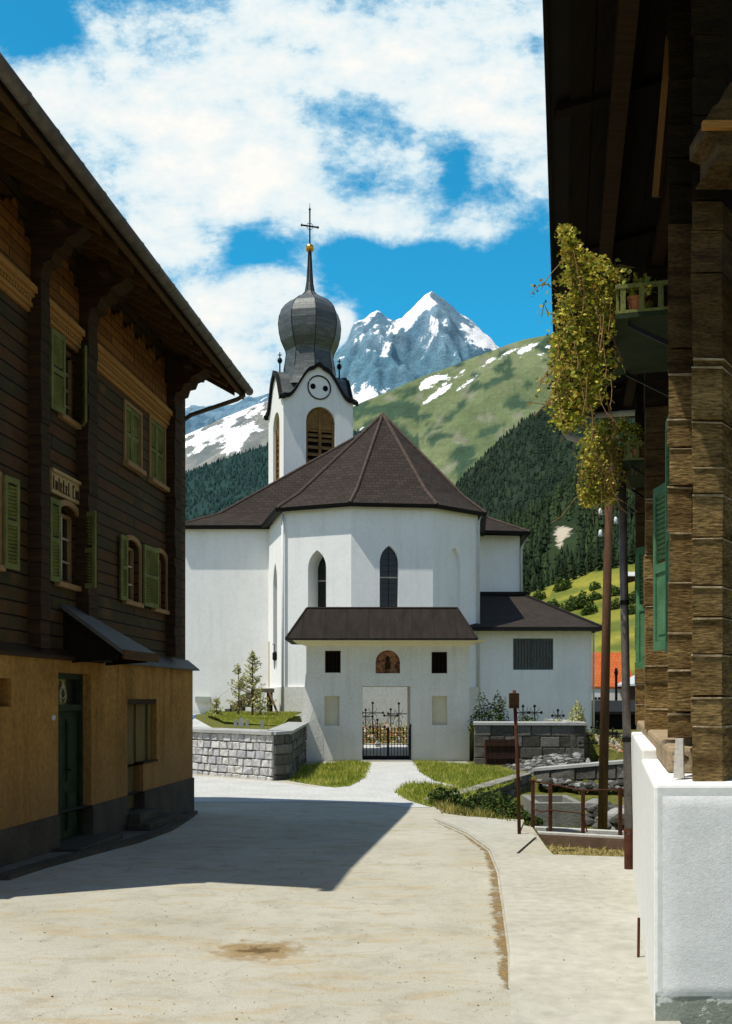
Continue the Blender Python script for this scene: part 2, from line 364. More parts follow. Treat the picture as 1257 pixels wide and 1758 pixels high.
co.location = (0, 0, EYE); co.rotation_euler = (math.radians(90), 0, 0)
cam.sensor_fit = 'VERTICAL'; cam.sensor_height = 36; cam.lens = 36*F/1758; cam.shift_y = (HY-879)/1758; cam.clip_end = 40000; cam.clip_start = .05
sc.view_settings.view_transform = 'Standard'; sc.view_settings.look = 'None'; sc.view_settings.exposure = 0

# ------------------------------------------------------------------ ground
def sheet(name, poly, mat, off=.004, step=.5, zf=gz, kind='structure', **kw):
    bm = bmesh.new(); vs = [bm.verts.new((p[0], p[1], 0)) for p in poly]; bm.faces.new(vs)
    xs = [p[0] for p in poly]; ys = [p[1] for p in poly]
    for k in range(int((max(ys)-min(ys))/step)+1):
        bmesh.ops.bisect_plane(bm, geom=bm.verts[:]+bm.edges[:]+bm.faces[:], plane_co=(0, min(ys)+k*step+.01, 0), plane_no=(0,1,0))
    bmesh.ops.triangulate(bm, faces=bm.faces[:])
    m = MB(); m.v = [(q.co.x, q.co.y, zf(q.co.x, q.co.y)+off) for q in bm.verts]
    bm.verts.index_update()
    for f in bm.faces:
        ids = [q.index for q in f.verts]; a, b, c = [Vector(m.v[i]) for i in ids]
        if (b-a).cross(c-a).z < 0: ids.reverse()
        m.f.append(tuple(ids)); m.r.append(.5); m.m.append(0)
    bm.free()
    if kw.get('mb'): return m
    return tag(m.build(name, mat), kind=kind)
def near(x, y):
    z = (0.2*clamp((18-y)/7.0)+0.08*clamp((10-y)/5.0)) if y < 18 else 0.0
    return z
grassM = M_noise('grass_ground', (.13,.15,.028), (.24,.23,.05), 1.3, .95, .7, 25, fine=.4)
g = MB(); nx, ny = 190, 290; x0, x1, y0, y1 = -18., 26., -4., 66.
for j in range(ny+1):
    for i in range(nx+1):
        x = lerp(x0, x1, i/nx); y = lerp(y0, y1, j/ny); z = gz(x, y)
        e = min(i, nx-i, j, ny-j)
        if e == 0: z = -.7
        g.v.append((x, y, z))
for j in range(ny):
    for i in range(nx):
        a = j*(nx+1)+i; g.f.append((a, a+1, a+nx+2, a+nx+1)); g.r.append(.5); g.m.append(0)
tag(g.build('ground', grassM), kind='structure')
g = MB(); g.face([(-15000,-3000,-.72),(15000,-3000,-.72),(15000,12000,-.72),(-15000,12000,-.72)]); tag(g.build('valley_floor', M_noise('valley_grass', (.12,.14,.03), (.2,.2,.05), .02, .95, 0)), kind='structure')

def M_road():
    m, t, b, tc = base_mat('dusty_road')
    o = tc.outputs['Object']; n1 = t.noise(o, .55, 5, .6); n2 = t.noise(o, 9, 5, .6); n3 = t.noise(o, 70, 3)
    st = t.noise(t.node('ShaderNodeMapping', {'Vector': o, 'Scale': (.9, 2.6, 1), 'Rotation': (0,0,.25)}).outputs[0], 1.7, 7, .68, .6)
    c = t.mix(t.math('MULTIPLY_ADD', n1, 2.2, -.6, cl=True), (.40,.38,.30), (.50,.48,.40))
    c = t.mix(t.math('MULTIPLY', t.math('MULTIPLY_ADD', st, 7, -3.55, cl=True), .46), c, (.42,.30,.13))
    c = t.mix(t.math('MULTIPLY', t.math('MULTIPLY_ADD', n2, 14, -9.3, cl=True), .75), c, (.17,.115,.05))
    md_ = t.noise(o, 3.2, 8, .75, .4); c = t.mix(1, c, t.ramp(md_, [(.32, (.80,.79,.76)), (.5, (1,1,1)), (.7, (1.06,1.06,1.07))]), 'MULTIPLY')
    fl_ = t.noise(t.node('ShaderNodeMapping', {'Vector': o, 'Scale': (1, 2.2, 1)}).outputs[0], 16, 4, .7); c = t.mix(t.math('MULTIPLY', t.math('MULTIPLY_ADD', fl_, 20, -12.8, cl=True), .55), c, (.22,.15,.06))
    c = t.mix(1, c, t.ramp(n3, [(.25, (.80,)*3), (.7, (1,)*3)]), 'MULTIPLY')
    vo = t.node('ShaderNodeTexVoronoi', {'Vector': t.node('ShaderNodeVectorMath', {0: o, 1: t.node('ShaderNodeVectorMath', {0: t.node('ShaderNodeTexNoise', {'Vector': o, 'Scale': 1.4, 'Detail': 4}).outputs[1], 1: (.9,.9,0)}, operation='MULTIPLY').outputs[0]}, operation='ADD').outputs[0], 'Scale': .42}, feature='DISTANCE_TO_EDGE').outputs[0]
    crk = t.math('MULTIPLY', t.math('SUBTRACT', 1.0, t.math('MULTIPLY', vo, 160, cl=True), cl=True), t.math('MULTIPLY_ADD', n1, 4, -1.7, cl=True))
    c = t.mix(t.math('MULTIPLY', crk, .45), c, (.16,.12,.07))
    pt = t.noise(o, .23, 4, .5, .3); c = t.mix(t.math('MULTIPLY', t.math('MULTIPLY_ADD', pt, 18, -9.6, cl=True), .14), c, (.30,.27,.2))
    # dirt stain round the middle of the road
    d = t.node('ShaderNodeVectorMath', {0: o, 1: (.79, -7.25, 0)}, operation='ADD').outputs[0]
    d = t.node('ShaderNodeVectorMath', {0: d, 1: (1, 1.1, 0)}, operation='MULTIPLY').outputs[0]
    r = t.node('ShaderNodeVectorMath', {0: d}, operation='LENGTH').outputs['Value']
    k = t.math('SUBTRACT', t.math('MULTIPLY', n2, 1.1), t.math('MULTIPLY', r, 1.7)); k = t.math('MULTIPLY_ADD', k, 4, .25, cl=True)
    c = t.mix(t.math('MULTIPLY', k, .8), c, (.25,.165,.06))
    k2 = t.math('MULTIPLY_ADD', t.math('SUBTRACT', t.math('MULTIPLY', n2, 1.2), t.math('MULTIPLY', r, 2.6)), 6, -1.3, cl=True)
    c = t.mix(t.math('MULTIPLY', k2, .8), c, (.09,.055,.02))
    t.l.new(c, b.inputs['Base Color']); b.inputs['Roughness'].default_value = .95
    bp = t.node('ShaderNodeBump', {'Height': t.math('ADD', n3, t.math('MULTIPLY', n2, .6)), 'Strength': .45, 'Distance': .012}); t.l.new(bp.outputs[0], b.inputs['Normal'])
    return m
roadM = M_road()
road = [(-17,-3.5),(3.6,-3.5),(1.6,5.5),(2.1,9),(2.35,12.9),(2.6,15.5),(1.5,18.6),(1.3,20.2),(1.4,21.5),(3.3,26),(3.3,32.6),(-1.95,32.6),(-2.2,29.6),(-2.4,25.2),(-5.1,27.75),(-9.5,31.5),(-17,31.5)]
sheet('road', road, roadM, .006, .5, near)
pathM = M_noise('pale_gravel_path', (.50,.50,.47), (.60,.60,.57), 1.2, .95, .5, 30, fine=.15, dist=.01)
path = [G(*p)[:2] for p in [(320,1331),(470,1343),(540,1352),(600,1351),(626,1336),(634,1309),(712,1309),(726,1328),(748,1342),(800,1353),(740,1349),(700,1352),(682,1363),(700,1376),(738,1387),(700,1387),(640,1380),(520,1377),(322,1378)]]
sheet('path', path, pathM, .012, .5, near)
# pavement, a low step above the road
side = [G(*p)[:2] for p in [(890,1800),(885,1700),(884,1640),(872,1560),(862,1500),(846,1462),(806,1433),(748,1408),(800,1405),(900,1411),(893,1430),(921,1439),(886,1470),(1076,1476),(1084,1490)]]+[(3.3,12.0),(2.9,10.5),(1.75,5.6),(1.72,5.3),(2.0,4.2)]
paveM = M_noise('pavement_concrete', (.42,.405,.335), (.50,.485,.415), .8, .95, .35, 40, fine=.13, dist=.01, dirt=None)
sheet('pavement', side, paveM, .035, .5, near)
km = MB(); ks = side[:8]
for a, b in zip(ks, ks[1:]):
    d = (Vector(b)-Vector(a)).normalized(); nn = Vector((-d.y, d.x))*.035
    za = near(*a); zb = near(*b)
    A, B = Vector(a), Vector(b)
    km.tri8([(*(A+nn), za-.02), (*(A-nn*2.2), za-.02), (*(B-nn*2.2), zb-.02), (*(B+nn), zb-.02), (*(A+nn), za+.030), (*(A-nn*2.2), za+.036), (*(B-nn*2.2), zb+.036), (*(B+nn), zb+.030)])
tag(km.build('kerb', paveM), kind='structure')
# dirt washed against the kerb
def M_dirt():
    m, t, b, tc = base_mat('loose_dirt'); o = tc.outputs['Object']; n = t.noise(o, 5, 7, .7)
    t.l.new(t.mix(t.noise(o, 30), (.12,.075,.03), (.36,.25,.11)), b.inputs['Base Color']); b.inputs['Roughness'].default_value = 1
    a = t.node('ShaderNodeAttribute', attribute_name='edge').outputs['Fac']
    n9 = t.noise(o, 28, 6, .75); al = t.math('MULTIPLY_ADD', t.math('ADD', t.math('ADD', t.math('MULTIPLY', n, .8), t.math('MULTIPLY', n9, .7)), t.math('MULTIPLY', a, .42)), 5, -5.15, cl=True); t.l.new(al, b.inputs['Alpha']); return m
dirtM = M_dirt()
dm = MB(); prev = None; dpx = [(885,1700),(882,1640),(870,1560),(860,1500),(844,1462),(804,1434),(746,1409)]
ws = [.04,.10,.12,.10,.08,.06,.03]; pts = [G(*p)[:2] for p in dpx]; edge = []
for i in range(len(pts)-1):
    for k in range(6):
        tt = k/6; a = Vector(pts[i]).lerp(Vector(pts[i+1]), tt); wd = lerp(ws[i], ws[i+1], tt)
        d = (Vector(pts[i+1])-Vector(pts[i])).normalized(); nn = Vector((-d.y, d.x))
        row = [a+nn*.045, a+nn*(.045+wd*.5), a+nn*(.045+wd*1.6)]
        row = [(q.x, q.y, near(q.x, q.y)+.011) for q in row]
        base = len(dm.v); dm.v += row; edge += [1, .9, 0]
        if prev is not None:
            for j in (0, 1): dm.f.append((prev+j, base+j, base+j+1, prev+j+1)); dm.r.append(.5); dm.m.append(0)
        prev = base
ob = dm.build('roadside_dirt', dirtM); ob['kind'] = 'structure'
at = ob.data.attributes.new('edge', 'FLOAT', 'POINT'); at.data.foreach_set('value', edge)
# loose stones and crumbs on the road
gm = MB()
for _ in range(520):
    px = random.uniform(20, 1080); py = random.uniform(1440, 1755)
    if 700 > px and py < 1530 or py < 1440: continue
    x, y, z = G(px, py); r = random.uniform(.0015, .004)*(1 if random.random() < .85 else 2); z += .035 if px > 885 else .008
    gm.lathe(x, y, [(r, z-.002), (r*1.1, z+r*.4), (r*.4, z+r*.9)], 5, random.uniform(0, 6))
tag(gm.build('loose_gravel', M_noise('gravel', (.14,.09,.04), (.36,.28,.17), 5, .95, .2)), kind='stuff', label='scattered crumbs of dirt and gravel on the sunlit road', cat='gravel')

# ------------------------------------------------------------------ LEFT HOUSE (dark timber over ochre plaster)
HL = frame((-3.32, 18.2), (.119, 1.0))
def hs(px, n=0.0):       # position along the house front seen at photo column px
    u_ = (px-CX)/F; return (u_*HL.O[1]-HL.O[0]+n*(u_*HL.n[1]-HL.n[0]))/(HL.d.x-u_*HL.d.y)
def hz(px, py, n=0.0):
    s_ = hs(px, n); Y = HL(s_, n, 0)[1]; return EYE-(py-HY)/F*Y
house = thing('timber_house', (-3.32, 18.2, 0), 'dark timber house over an ochre plastered ground floor, left side of the road, shutters green', 'house')
s0 = -9.45
# plaster ground floor
GF = .12
door_o = (hs(100,GF), hs(157,GF), .22, 2.42, 'rect', .24)
win_o = (hs(219,GF), hs(269,GF), 1.06, 2.08, 'rect', .22)
wd_o = (hs(219,GF), hs(246,GF), .36, 1.06, 'rect', .22)
smw = (hs(-14,GF), hs(20,GF), 2.0, 2.32, 'rect', .15)
m = MB(); m.wall(HL, s0, 0.06, .62, 2.62, [door_o[:2]+(.62,)+door_o[3:], win_o, wd_o[:2]+(.62,)+wd_o[3:], smw], n=GF)
m.face([HL(.06,GF,.0), HL(.06,-8,.0), HL(.06,-8,2.62), HL(.06,GF,2.62)], .5)
m.face([HL(s0,GF,-.1), HL(s0,-8,-.1), HL(s0,-8,2.62), HL(s0,GF,2.62)], .5)
m.build('plaster_wall', ochre, house)
m = MB(); m.wall(HL, s0, 0.08, -.1, .63, [door_o[:2]+(-.1,.63,'rect',.26), (wd_o[0],wd_o[1],.36,.63,'rect',.24)], n=GF+.025)
m.face([HL(.08,GF+.025,-.1), HL(.08,-8,-.1), HL(.08,-8,.63), HL(.08,GF+.025,.63)], .5)
m.face([HL(s0,GF,.63), HL(.08,GF,.63), HL(.08,GF+.025,.63), HL(s0,GF+.025,.63)], .5)
m.build('stone_plinth', plinthG, house)
# grey ledge
m = MB(); a, b = hs(160), .12
m.tri8([HL(a,0,2.60), HL(.16,0,2.60), HL(.16,.22,2.60), HL(a,.22,2.60), HL(a,0,2.80), HL(.16,0,2.80), HL(.16,.22,2.625), HL(a,.22,2.625)])
m.build('ledge', metalG, house)
m = MB(); m.tri8([HL(s0,0,2.58), HL(a-.01,0,2.58), HL(a-.01,.16,2.58), HL(s0,.16,2.58), HL(s0,0,2.74), HL(a-.01,0,2.74), HL(a-.01,.16,2.63), HL(s0,.16,2.63)]); m.build('base_board', woodPost, house)
# timber wall with windows
def wop(x0, x1, yt, yb, kind, px=None, d=.14):
    return (hs(x0), hs(x1), hz(x0, yb), (hz(x1, yt)+hz(x0, yt))/2 if kind == 'rect' else hz((x0+x1)/2, yt), kind, d)
W1 = (hs(103), hs(134), 5.78, 7.02-.28, 'rect', .16)
W2 = (hs(214), hs(240), 4.72, 5.92, 'rect', .1)
W3 = (hs(257), hs(281), 4.72, 5.92, 'rect', .1)
W2 = (hs(214), hs(240), hz(214,790), hz(214,692), 'rect', .1); W3 = (hs(257), hs(281), hz(257,820), hz(257,716), 'rect', .1)
W4 = (hs(97), hs(133), 3.60, 4.62, 'seg', .16)
W5 = (hs(212), hs(238), 3.60, 4.55, 'seg', .16)
W6 = (hs(262), hs(284), 3.60, 4.55, 'seg', .16)
W0 = (hs(-32), hs(-4), 3.60, 4.62, 'seg', .16)
m = MB(); m.wall(HL, s0, 0, 2.6, 8.3, [W0,W1,W2,W3,W4,W5,W6], n=0)
m.face([HL(0,0,2.6), HL(0,-8,2.6), HL(0,-8,8.3), HL(0,-3.8,10.4), HL(0,0,8.3)], .5)
m.face([HL(s0,0,2.6), HL(s0,-8,2.6), HL(s0,-8,8.3), HL(s0,-3.8,10.4), HL(s0,0,8.3)], .5)
m.face([HL(s0,-8,-.1), HL(0,-8,-.1), HL(0,-8,8.3), HL(s0,-8,8.3)], .5)
m.build('timber_wall', woodL, house)
# protruding log ends (vertical strips of stacked ends)
def logends(x0, x1, z0, z1, n1=.17):
    m = MB(); z = z0
    a, b = hs(x0, n1), hs(x1, n1)
    while z < z1:
        h = .17; j = random.uniform(-.012, .012); m.fbox(HL, a+random.uniform(-.008,.008), b+random.uniform(-.008,.008), -.02, n1+j, z+.006, min(z+h, z1)); z += h
    m.build('log_ends', woodPost, house)
logends(71, 86, 2.7, 8.2); logends(152, 168, 2.8, 8.2); logends(301, 312, 2.82, 8.2)
# carved ochre cornice between the log ends
def band(sA, sB):
    m = MB()
    for (n_, za, zb) in ((.035,6.74,6.79),(.07,6.79,6.84),(.05,6.84,6.90),(.09,6.90,6.95),(.13,6.95,7.03)):
        m.fbox(HL, sA, sB, -.01, n_, za, zb-.002)
    k = sA+.05
    while k < sB-.05: m.fbox(HL, k, k+.035, .0, .085, 6.845, 6.893); k += .07
    m.build('cornice', woodOc, house)
cuts = [(s0, hs(71,.17)), (hs(86,.17), hs(152,.17)), (hs(168,.17), hs(301,.17))]
for a, b in cuts: band(a+.01, b-.01)
# brown boards with a scalloped top above the cornice
for a, b in cuts:
    m = MB(); n_ = max(3, int((b-a)/.16)); st = (b-a)/n_
    for k in range(n_):
        h = .78+.10*math.sin(k*2.1)+(0.0 if 0 < k < n_-1 else -.22)
        c0 = a+k*st; pts = [(c0+.004, 7.035), (c0+st-.004, 7.035), (c0+st-.004, 7.035+h-.07), (c0+st*.8, 7.035+h-.015), (c0+st*.5, 7.035+h), (c0+st*.2, 7.035+h-.015), (c0+.004, 7.035+h-.07)]
        m.extr([HL(p[0], .004, p[1]) for p in pts], Vector(HL(0,.04,0))-Vector(HL(0,.004,0)))
    m.build('boarding', woodBr, house)
# windows
def sash(o, dp, par, nb=3, mat=None):
    a, b, c, d = o[:4]
    f = MB(); w_ = .045
    f.fbox(HL, a+.002, a+w_, -dp, -dp+.05, c+.002, d-.09); f.fbox(HL, b-w_, b-.002, -dp, -dp+.05, c+.002, d-.09); f.fbox(HL, a+w_, b-w_, -dp, -dp+.05, c+.002, c+w_+.01)
    f.fbox(HL, a+w_, b-w_, -dp+.001, -dp+.052, d-.13 if o[4] != 'rect' else d-.05, d-.09 if o[4] != 'rect' else d-.002)
    wn = f.build('window', mat or frameO, par)
    g_ = MB(); g_.face([HL(p[0], -dp+.004, p[1]) for p in outline(o)]); g_.build('pane', glassD, wn)
    k = MB(); mid = (a+b)/2; k.fbox(HL, mid-.018, mid+.018, -dp+.006, -dp+.055, c+w_+.012, d-.13)
    for i in range(1, nb):
        z = lerp(c, d-.1, i/nb); k.fbox(HL, a+w_, b-w_, -dp+.006, -dp+.04, z-.011, z+.011)
    k.build('glazing_bars', frameW, wn)
    s_ = MB(); s_.fbox(HL, a-.06, b+.06, -.02, .07, c-.07, c-.005); s_.build('sill', woodOc if False else frameO, wn)
    return wn
def casing(o, wn):
    pts = outline(o); m = MB(); a, b, c, d = o[:4]; mid = (a+b)/2
    top = [p for p in pts if p[1] > c+.01]; top.sort(key=lambda p: p[0])
    full = [(a, c)]+top+[(b, c)]
    def outp(p):
        k = Vector((p[0]-mid, p[1]-(d-.35))); 
        return (p[0]+(.05 if p[0] > mid else -.05) if abs(p[0]-mid) > .42*(b-a) else p[0]+k.x*.2, p[1] if p[1] <= c+.01 else p[1]+.07)
    for p, q in zip(full, full[1:]):
        P1, Q1 = outp(p), outp(q)
        m.extr([HL(p[0],.003,p[1]), HL(q[0],.003,q[1]), HL(Q1[0],.003,Q1[1]), HL(P1[0],.003,P1[1])], Vector(HL(0,.035,0))-Vector(HL(0,0,0)))
    m.build('casing', frameO, wn)
def louvre(sA, sB, z0, z1, n0, par, mat=shutG, tilt=0.0, arch=False):
    """louvred shutter standing between two plan points given as (s,n)"""
    A = Vector((*HL(*sA, 0)[:2], 0)); B = Vector((*HL(*sB, 0)[:2], 0)); d = B-A; L = d.length; d.normalize(); nn = Vector((d.y, -d.x, 0))
    f = lambda x, y, z: tuple(A+d*x+nn*y+Vector((0,0,z)))
    m = MB(); w_ = .05; th = .032
    def bx(a, b, y0, y1, c, e): m.tri8([f(p, q, r) for r in (c, e) for p, q in ((a,y0),(b,y0),(b,y1),(a,y1))], .3)
    bx(0, w_, 0, th, z0, z1); bx(L-w_, L, 0, th, z0, z1); bx(w_, L-w_, .001, th-.001, z0, z0+.07); bx(w_, L-w_, .001, th-.001, z1-.07, z1); zm = z0+(z1-z0)*.5; bx(w_, L-w_, .001, th-.001, zm-.03, zm+.03)
    z = z0+.08
    while z < z1-.09:
        if abs(z-zm) > .05: m.tri8([f(w_, .004, z), f(L-w_, .004, z), f(L-w_, .008, z+.004), f(w_, .008, z+.004), f(w_, th-.006, z+.026), f(L-w_, th-.006, z+.026), f(L-w_, th-.004, z+.030), f(w_, th-.004, z+.030)], .7)
        z += .042
    m2 = MB(); m2.tri8([f(p, q, r) for r in (z0+.02, z1-.02) for p, q in ((w_,.001),(L-w_,.001),(L-w_,.003),(w_,.003))])
    sh = m.build('shutter', mat, par); m2.build('backing', shutD, sh); return sh
for o, nb in ((W1,4),(W4,3),(W5,3),(W6,3),(W0,3)):
    wn = sash(o, .13, house, nb)
    if o[4] == 'seg': casing(o, wn)
louvre((W1[0]-.36,.02),(W1[0],.05), W1[2]-.03, W1[3]+.02, 0, house); louvre((W1[1]+.02,.06),(hs(150,.24),.24), W1[2]-.03, W1[3]+.02, 0, house)
louvre((W4[0]-.30,.03),(W4[0]-.04,.05), W4[2]-.03, W4[3], 0, house); louvre((W4[1]+.03,.06),(hs(166,.30),.30), W4[2]-.03, W4[3]-.02, 0, house)
louvre((W5[0]-.24,.03),(W5[0]-.03,.06), W5[2]-.03, W5[3], 0, house); louvre((W5[1]+.06,.05),(W6[0]-.05,.10), W6[2]-.03, W6[3], 0, house)
louvre((W6[1]+.03,.05),(W6[1]+.46,.09), W6[2]-.03, W6[3], 0, house); louvre((W0[1]+.03,.05),(W0[1]+.3,.09), W0[2]-.03, W0[3], 0, house)
for o in (W2, W3):
    wn = louvre((o[0]+.01,-.03),((o[0]+o[1])/2-.005,-.03), o[2], o[3], 0, house); louvre(((o[0]+o[1])/2+.005,-.03),(o[1]-.01,-.03), o[2], o[3], 0, house)
    m = MB(); m.fbox(HL, o[0]-.07, o[1]+.07, -.04, .09, o[2]-.08, o[2]-.01); m.fbox(HL, o[0]-.05, o[0]-.003, .001, .03, o[2]-.01, o[3]+.05); m.fbox(HL, o[1]+.003, o[1]+.05, .001, .03, o[2]-.01, o[3]+.05); m.fbox(HL, o[0]-.003, o[1]+.003, .001, .028, o[3]+.004, o[3]+.05)
    m.build('window_frame', frameO, house)
    m = MB(); m.face([HL(o[0],-.09,o[2]), HL(o[1],-.09,o[2]), HL(o[1],-.09,o[3]), HL(o[0],-.09,o[3])]); m.build('pane', nightM, house)
# door
a, b, c, d = door_o[:4]
m = MB(); m.fbox(HL, a, a+.07, GF-.23, GF-.12, c, d); m.fbox(HL, b-.07, b, GF-.23, GF-.12, c, d); m.fbox(HL, a+.07, b-.07, GF-.23, GF-.12, d-.07, d); m.fbox(HL, a+.07, b-.07, GF-.23, GF-.10, 1.93, 2.01)
dr = m.build('door_frame', shutD, house)
mid = (a+b)/2
for (p, q) in ((a+.075, mid-.005), (mid+.005, b-.075)):
    m = MB(); m.fbox(HL, p, q, GF-.21, GF-.17, c+.02, 1.925)
    for (z0_, z1_) in ((c+.12, .85), (.98, 1.82)):
        m.fbox(HL, p+.07, q-.07, GF-.171, GF-.155, z0_, z1_); m.fbox(HL, p+.10, q-.10, GF-.156, GF-.145, z0_+.04, z1_-.04)
    m.build('door_leaf', shutD, house)
m = MB(); m.tube([HL(mid+.06, GF-.16, 1.15), HL(mid+.06, GF-.09, 1.15)], .012); m.tube([HL(mid+.06, GF-.09, 1.15), HL(mid+.16, GF-.09, 1.14)], .011); m.build('door_handle', iron, house)
m = MB(); m.face([HL(a+.07,GF-.19,2.01), HL(b-.07,GF-.19,2.01), HL(b-.07,GF-.19,d-.07), HL(a+.07,GF-.19,d-.07)]); tl = m.build('transom_glass', glassD, house)
m = MB()   # wrought ornament in the transom
for k in (-1, 1):
    m.tube([HL(mid+k*(.05+.05*math.sin(t_*.7)), GF-.17, 2.04+t_*.035) for t_ in range(9)], .008, 5)
m.tube([HL(mid+.09*math.cos(t_*.63), GF-.17, 2.18+.09*math.sin(t_*.63)) for t_ in range(11)], .007, 5); m.build('transom_ornament', frameW, tl)
# ground floor window and little door
a, b, c, d = win_o[:4]; e = wd_o[1]
m = MB(); m.fbox(HL, a, e, GF-.19, GF-.15, .37, d-.08); m.fbox(HL, a+.05, e-.05, GF-.15, GF-.14, .5, 1.2); m.build('small_door', M_noise('olive_door', (.12,.085,.03), (.19,.135,.045), 4, .75, .3, stretch=(4,4,.5)), house)
m = MB(); m.fbox(HL, e+.005, b-.2, GF-.16, GF-.12, c+.03, d-.08); m.fbox(HL, b-.19, b-.005, GF-.13, GF-.08, c+.03, d-.08); m.build('closed_shutter', M_noise('olive_shutter', (.13,.095,.03), (.21,.15,.045), 4, .75, .3, stretch=(4,4,.5)), house)
m = MB(); m.fbox(HL, a, b, GF-.2, GF-.02, d-.075, d-.002); m.build('lintel', woodPost, house)
m = MB(); m.fbox(HL, e, b+.02, GF-.2, GF+.02, c, c+.03); m.build('sill', woodPost, house)
m = MB(); a, b, c, d = smw[:4]; m.face([HL(a,GF-.14,c), HL(b,GF-.14,c), HL(b,GF-.14,d), HL(a,GF-.14,d)]); m.build('pane', brownL, house)
m = MB(); zc = hz(91,1232,GF); sc_ = hs(91,GF); m.extr([HL(sc_+.05*math.cos(i*.52), GF+.002, zc+.035*math.sin(i*.52)) for i in range(12)], Vector(HL(0,.012,0))-Vector(HL(0,0,0))); m.build('number_plate', M_flat('enamel', (.6,.6,.6), .3), house)
# steps
m = MB(); a, b = hs(216,.45), hs(262,.45)
m.fbox(HL, wd_o[0]-.15, wd_o[1]+.65, GF+.03, .52, -.05, .22); m.fbox(HL, wd_o[0]-.05, wd_o[1]+.1, GF+.03, .34, .22, .36); m.build('doorstep', plinthG, house, bevel=.015)
m = MB(); m.fbox(HL, door_o[0]-.2, door_o[1]+.2, GF-.24, .50, -.05, .235); m.build('doorstep', plinthG, house, bevel=.015)
# name board with carved lettering
m = MB(); a, b = hs(88,.03), hs(150,.03); zt = 4.97; zb = 4.97
za, zb_ = hz(88, 868, .03)-.0, hz(88, 815, .03)
za, zb_ = 4.70, 5.00
m.fbox(HL, a, b, .005, .04, za, zb_-.04); m.fbox(HL, a-.02, b+.02, .005, .07, zb_-.04, zb_)
nb_ = m.build('name_board', M_wood('pale_sign_board', (.42,.28,.12), (.60,.42,.20)), house)
m = MB(); L = b-a
gl = [(.03,'I'),(.09,'n'),(.17,'I'),(.22,'e'),(.29,'t'),(.36,'e'),(.43,'l'),(.55,'C'),(.63,'o'),(.70,'r'),(.77,'o'),(.84,'n'),(.91,'a')]
def stroke(x, z, w_, h_): m.fbox(HL, a+x*L, a+x*L+w_, .041, .050, za+z, za+z+h_)
for x, ch in gl:      # the weathered letters: blocky blackletter strokes, two words
    h_ = .17 if ch in 'IltC' else .12
    stroke(x, .045, .016, h_)
    if ch in 'noCea': stroke(x, .04+h_-.02, .05, .015)
    if ch in 'oCelat': stroke(x+.001, .045, .05, .014)
    if ch in 'noar': stroke(x+.034, .055, .014, h_-.03 if ch != 'r' else .02)
    if ch in 'et': stroke(x, .045+h_*.55, .042, .012)
m.build('lettering', M_flat('dark_lettering', (.05,.022,.012), .8), nb_)
# canopy over the door
A = HL(hs(103,0), .0, 3.32); B = (-.243*12.95, 12.95, 2.70)
s_in = hs(103,0); s_out = s_in+1.35; no = .84
m = MB(); th = .06
sm_ = s_in+.42
m.tri8([HL(s_in,0,3.27), HL(sm_,0,3.27), HL(s_out,no,2.66), HL(s_in,no,2.66), HL(s_in,0,3.27+th), HL(sm_,0,3.27+th), HL(s_out,no,2.66+th), HL(s_in,no,2.66+th)])
m.tri8([HL(sm_,0,3.268), HL(s_out-.02,0,2.74), HL(s_out-.01,no-.5,2.70), HL(s_out,no,2.658), HL(sm_,0,3.268+th), HL(s_out-.02,0,2.74+th), HL(s_out-.01,no-.5,2.70+th), HL(s_out,no,2.658+th)])
cn = m.build('canopy', metalG, house)
m = MB(); m.tri8([HL(s_in+.03,0.001,3.22), HL(sm_-.03,0.001,3.22), HL(s_out-.03,no-.04,2.63), HL(s_in+.03,no-.04,2.63), HL(s_in+.03,0.001,3.265), HL(sm_-.03,0.001,3.265), HL(s_out-.03,no-.04,2.655), HL(s_in+.03,no-.04,2.655)])
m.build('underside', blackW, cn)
m = MB(); m.fbox(HL, s_in, s_out, no, no+.03, 2.60, 2.72); m.build('fascia', raft, cn)
for ss in (s_in+.1, s_out-.1):
    m = MB(); m.extr([HL(ss,.0,2.55), HL(ss,.0,3.2), HL(ss,no-.1,2.66), HL(ss,no-.12,2.60)], Vector(HL(.05,0,0))-Vector(HL(0,0,0))); m.build('bracket', blackW, cn)
# roof: soffit boards, rafters, slab, gutter
rs0, rs1 = -9.75, .12
m = MB(); e0, e1 = (1.10, 7.66), (-3.85, 10.55)
def slab(m, sA, sB, p, q, th): m.tri8([HL(sA,p[0],p[1]), HL(sB,p[0],p[1]), HL(sB,q[0],q[1]), HL(sA,q[0],q[1]), HL(sA,p[0],p[1]+th), HL(sB,p[0],p[1]+th), HL(sB,q[0],q[1]+th), HL(sA,q[0],q[1]+th)])
slab(m, rs0, rs1, e0, e1, .14); slab(m, rs0, rs1, e1, (-9.1, 7.6), .14)
rf = m.build('roof', darktrim, house)
m = MB(); slab(m, rs0+.02, rs1-.02, (1.04,7.66), (-.1,8.325), .0); m2 = MB()
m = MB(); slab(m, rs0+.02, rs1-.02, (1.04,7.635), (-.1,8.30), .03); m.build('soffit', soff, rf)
k = rs0+.1
while k < rs1:
    m = MB(); m.tri8([HL(k,.98,7.55), HL(k+.09,.98,7.55), HL(k+.09,-.1,8.17), HL(k,-.1,8.17), HL(k,.98,7.665), HL(k+.09,.98,7.665), HL(k+.09,-.1,8.295), HL(k,-.1,8.295)])
    m.build('rafter', raft, rf); k += .52
m = MB(); m.fbox(HL, rs0, rs1, 1.045, 1.075, 7.58, 7.80); m.build('fascia', raft, rf)
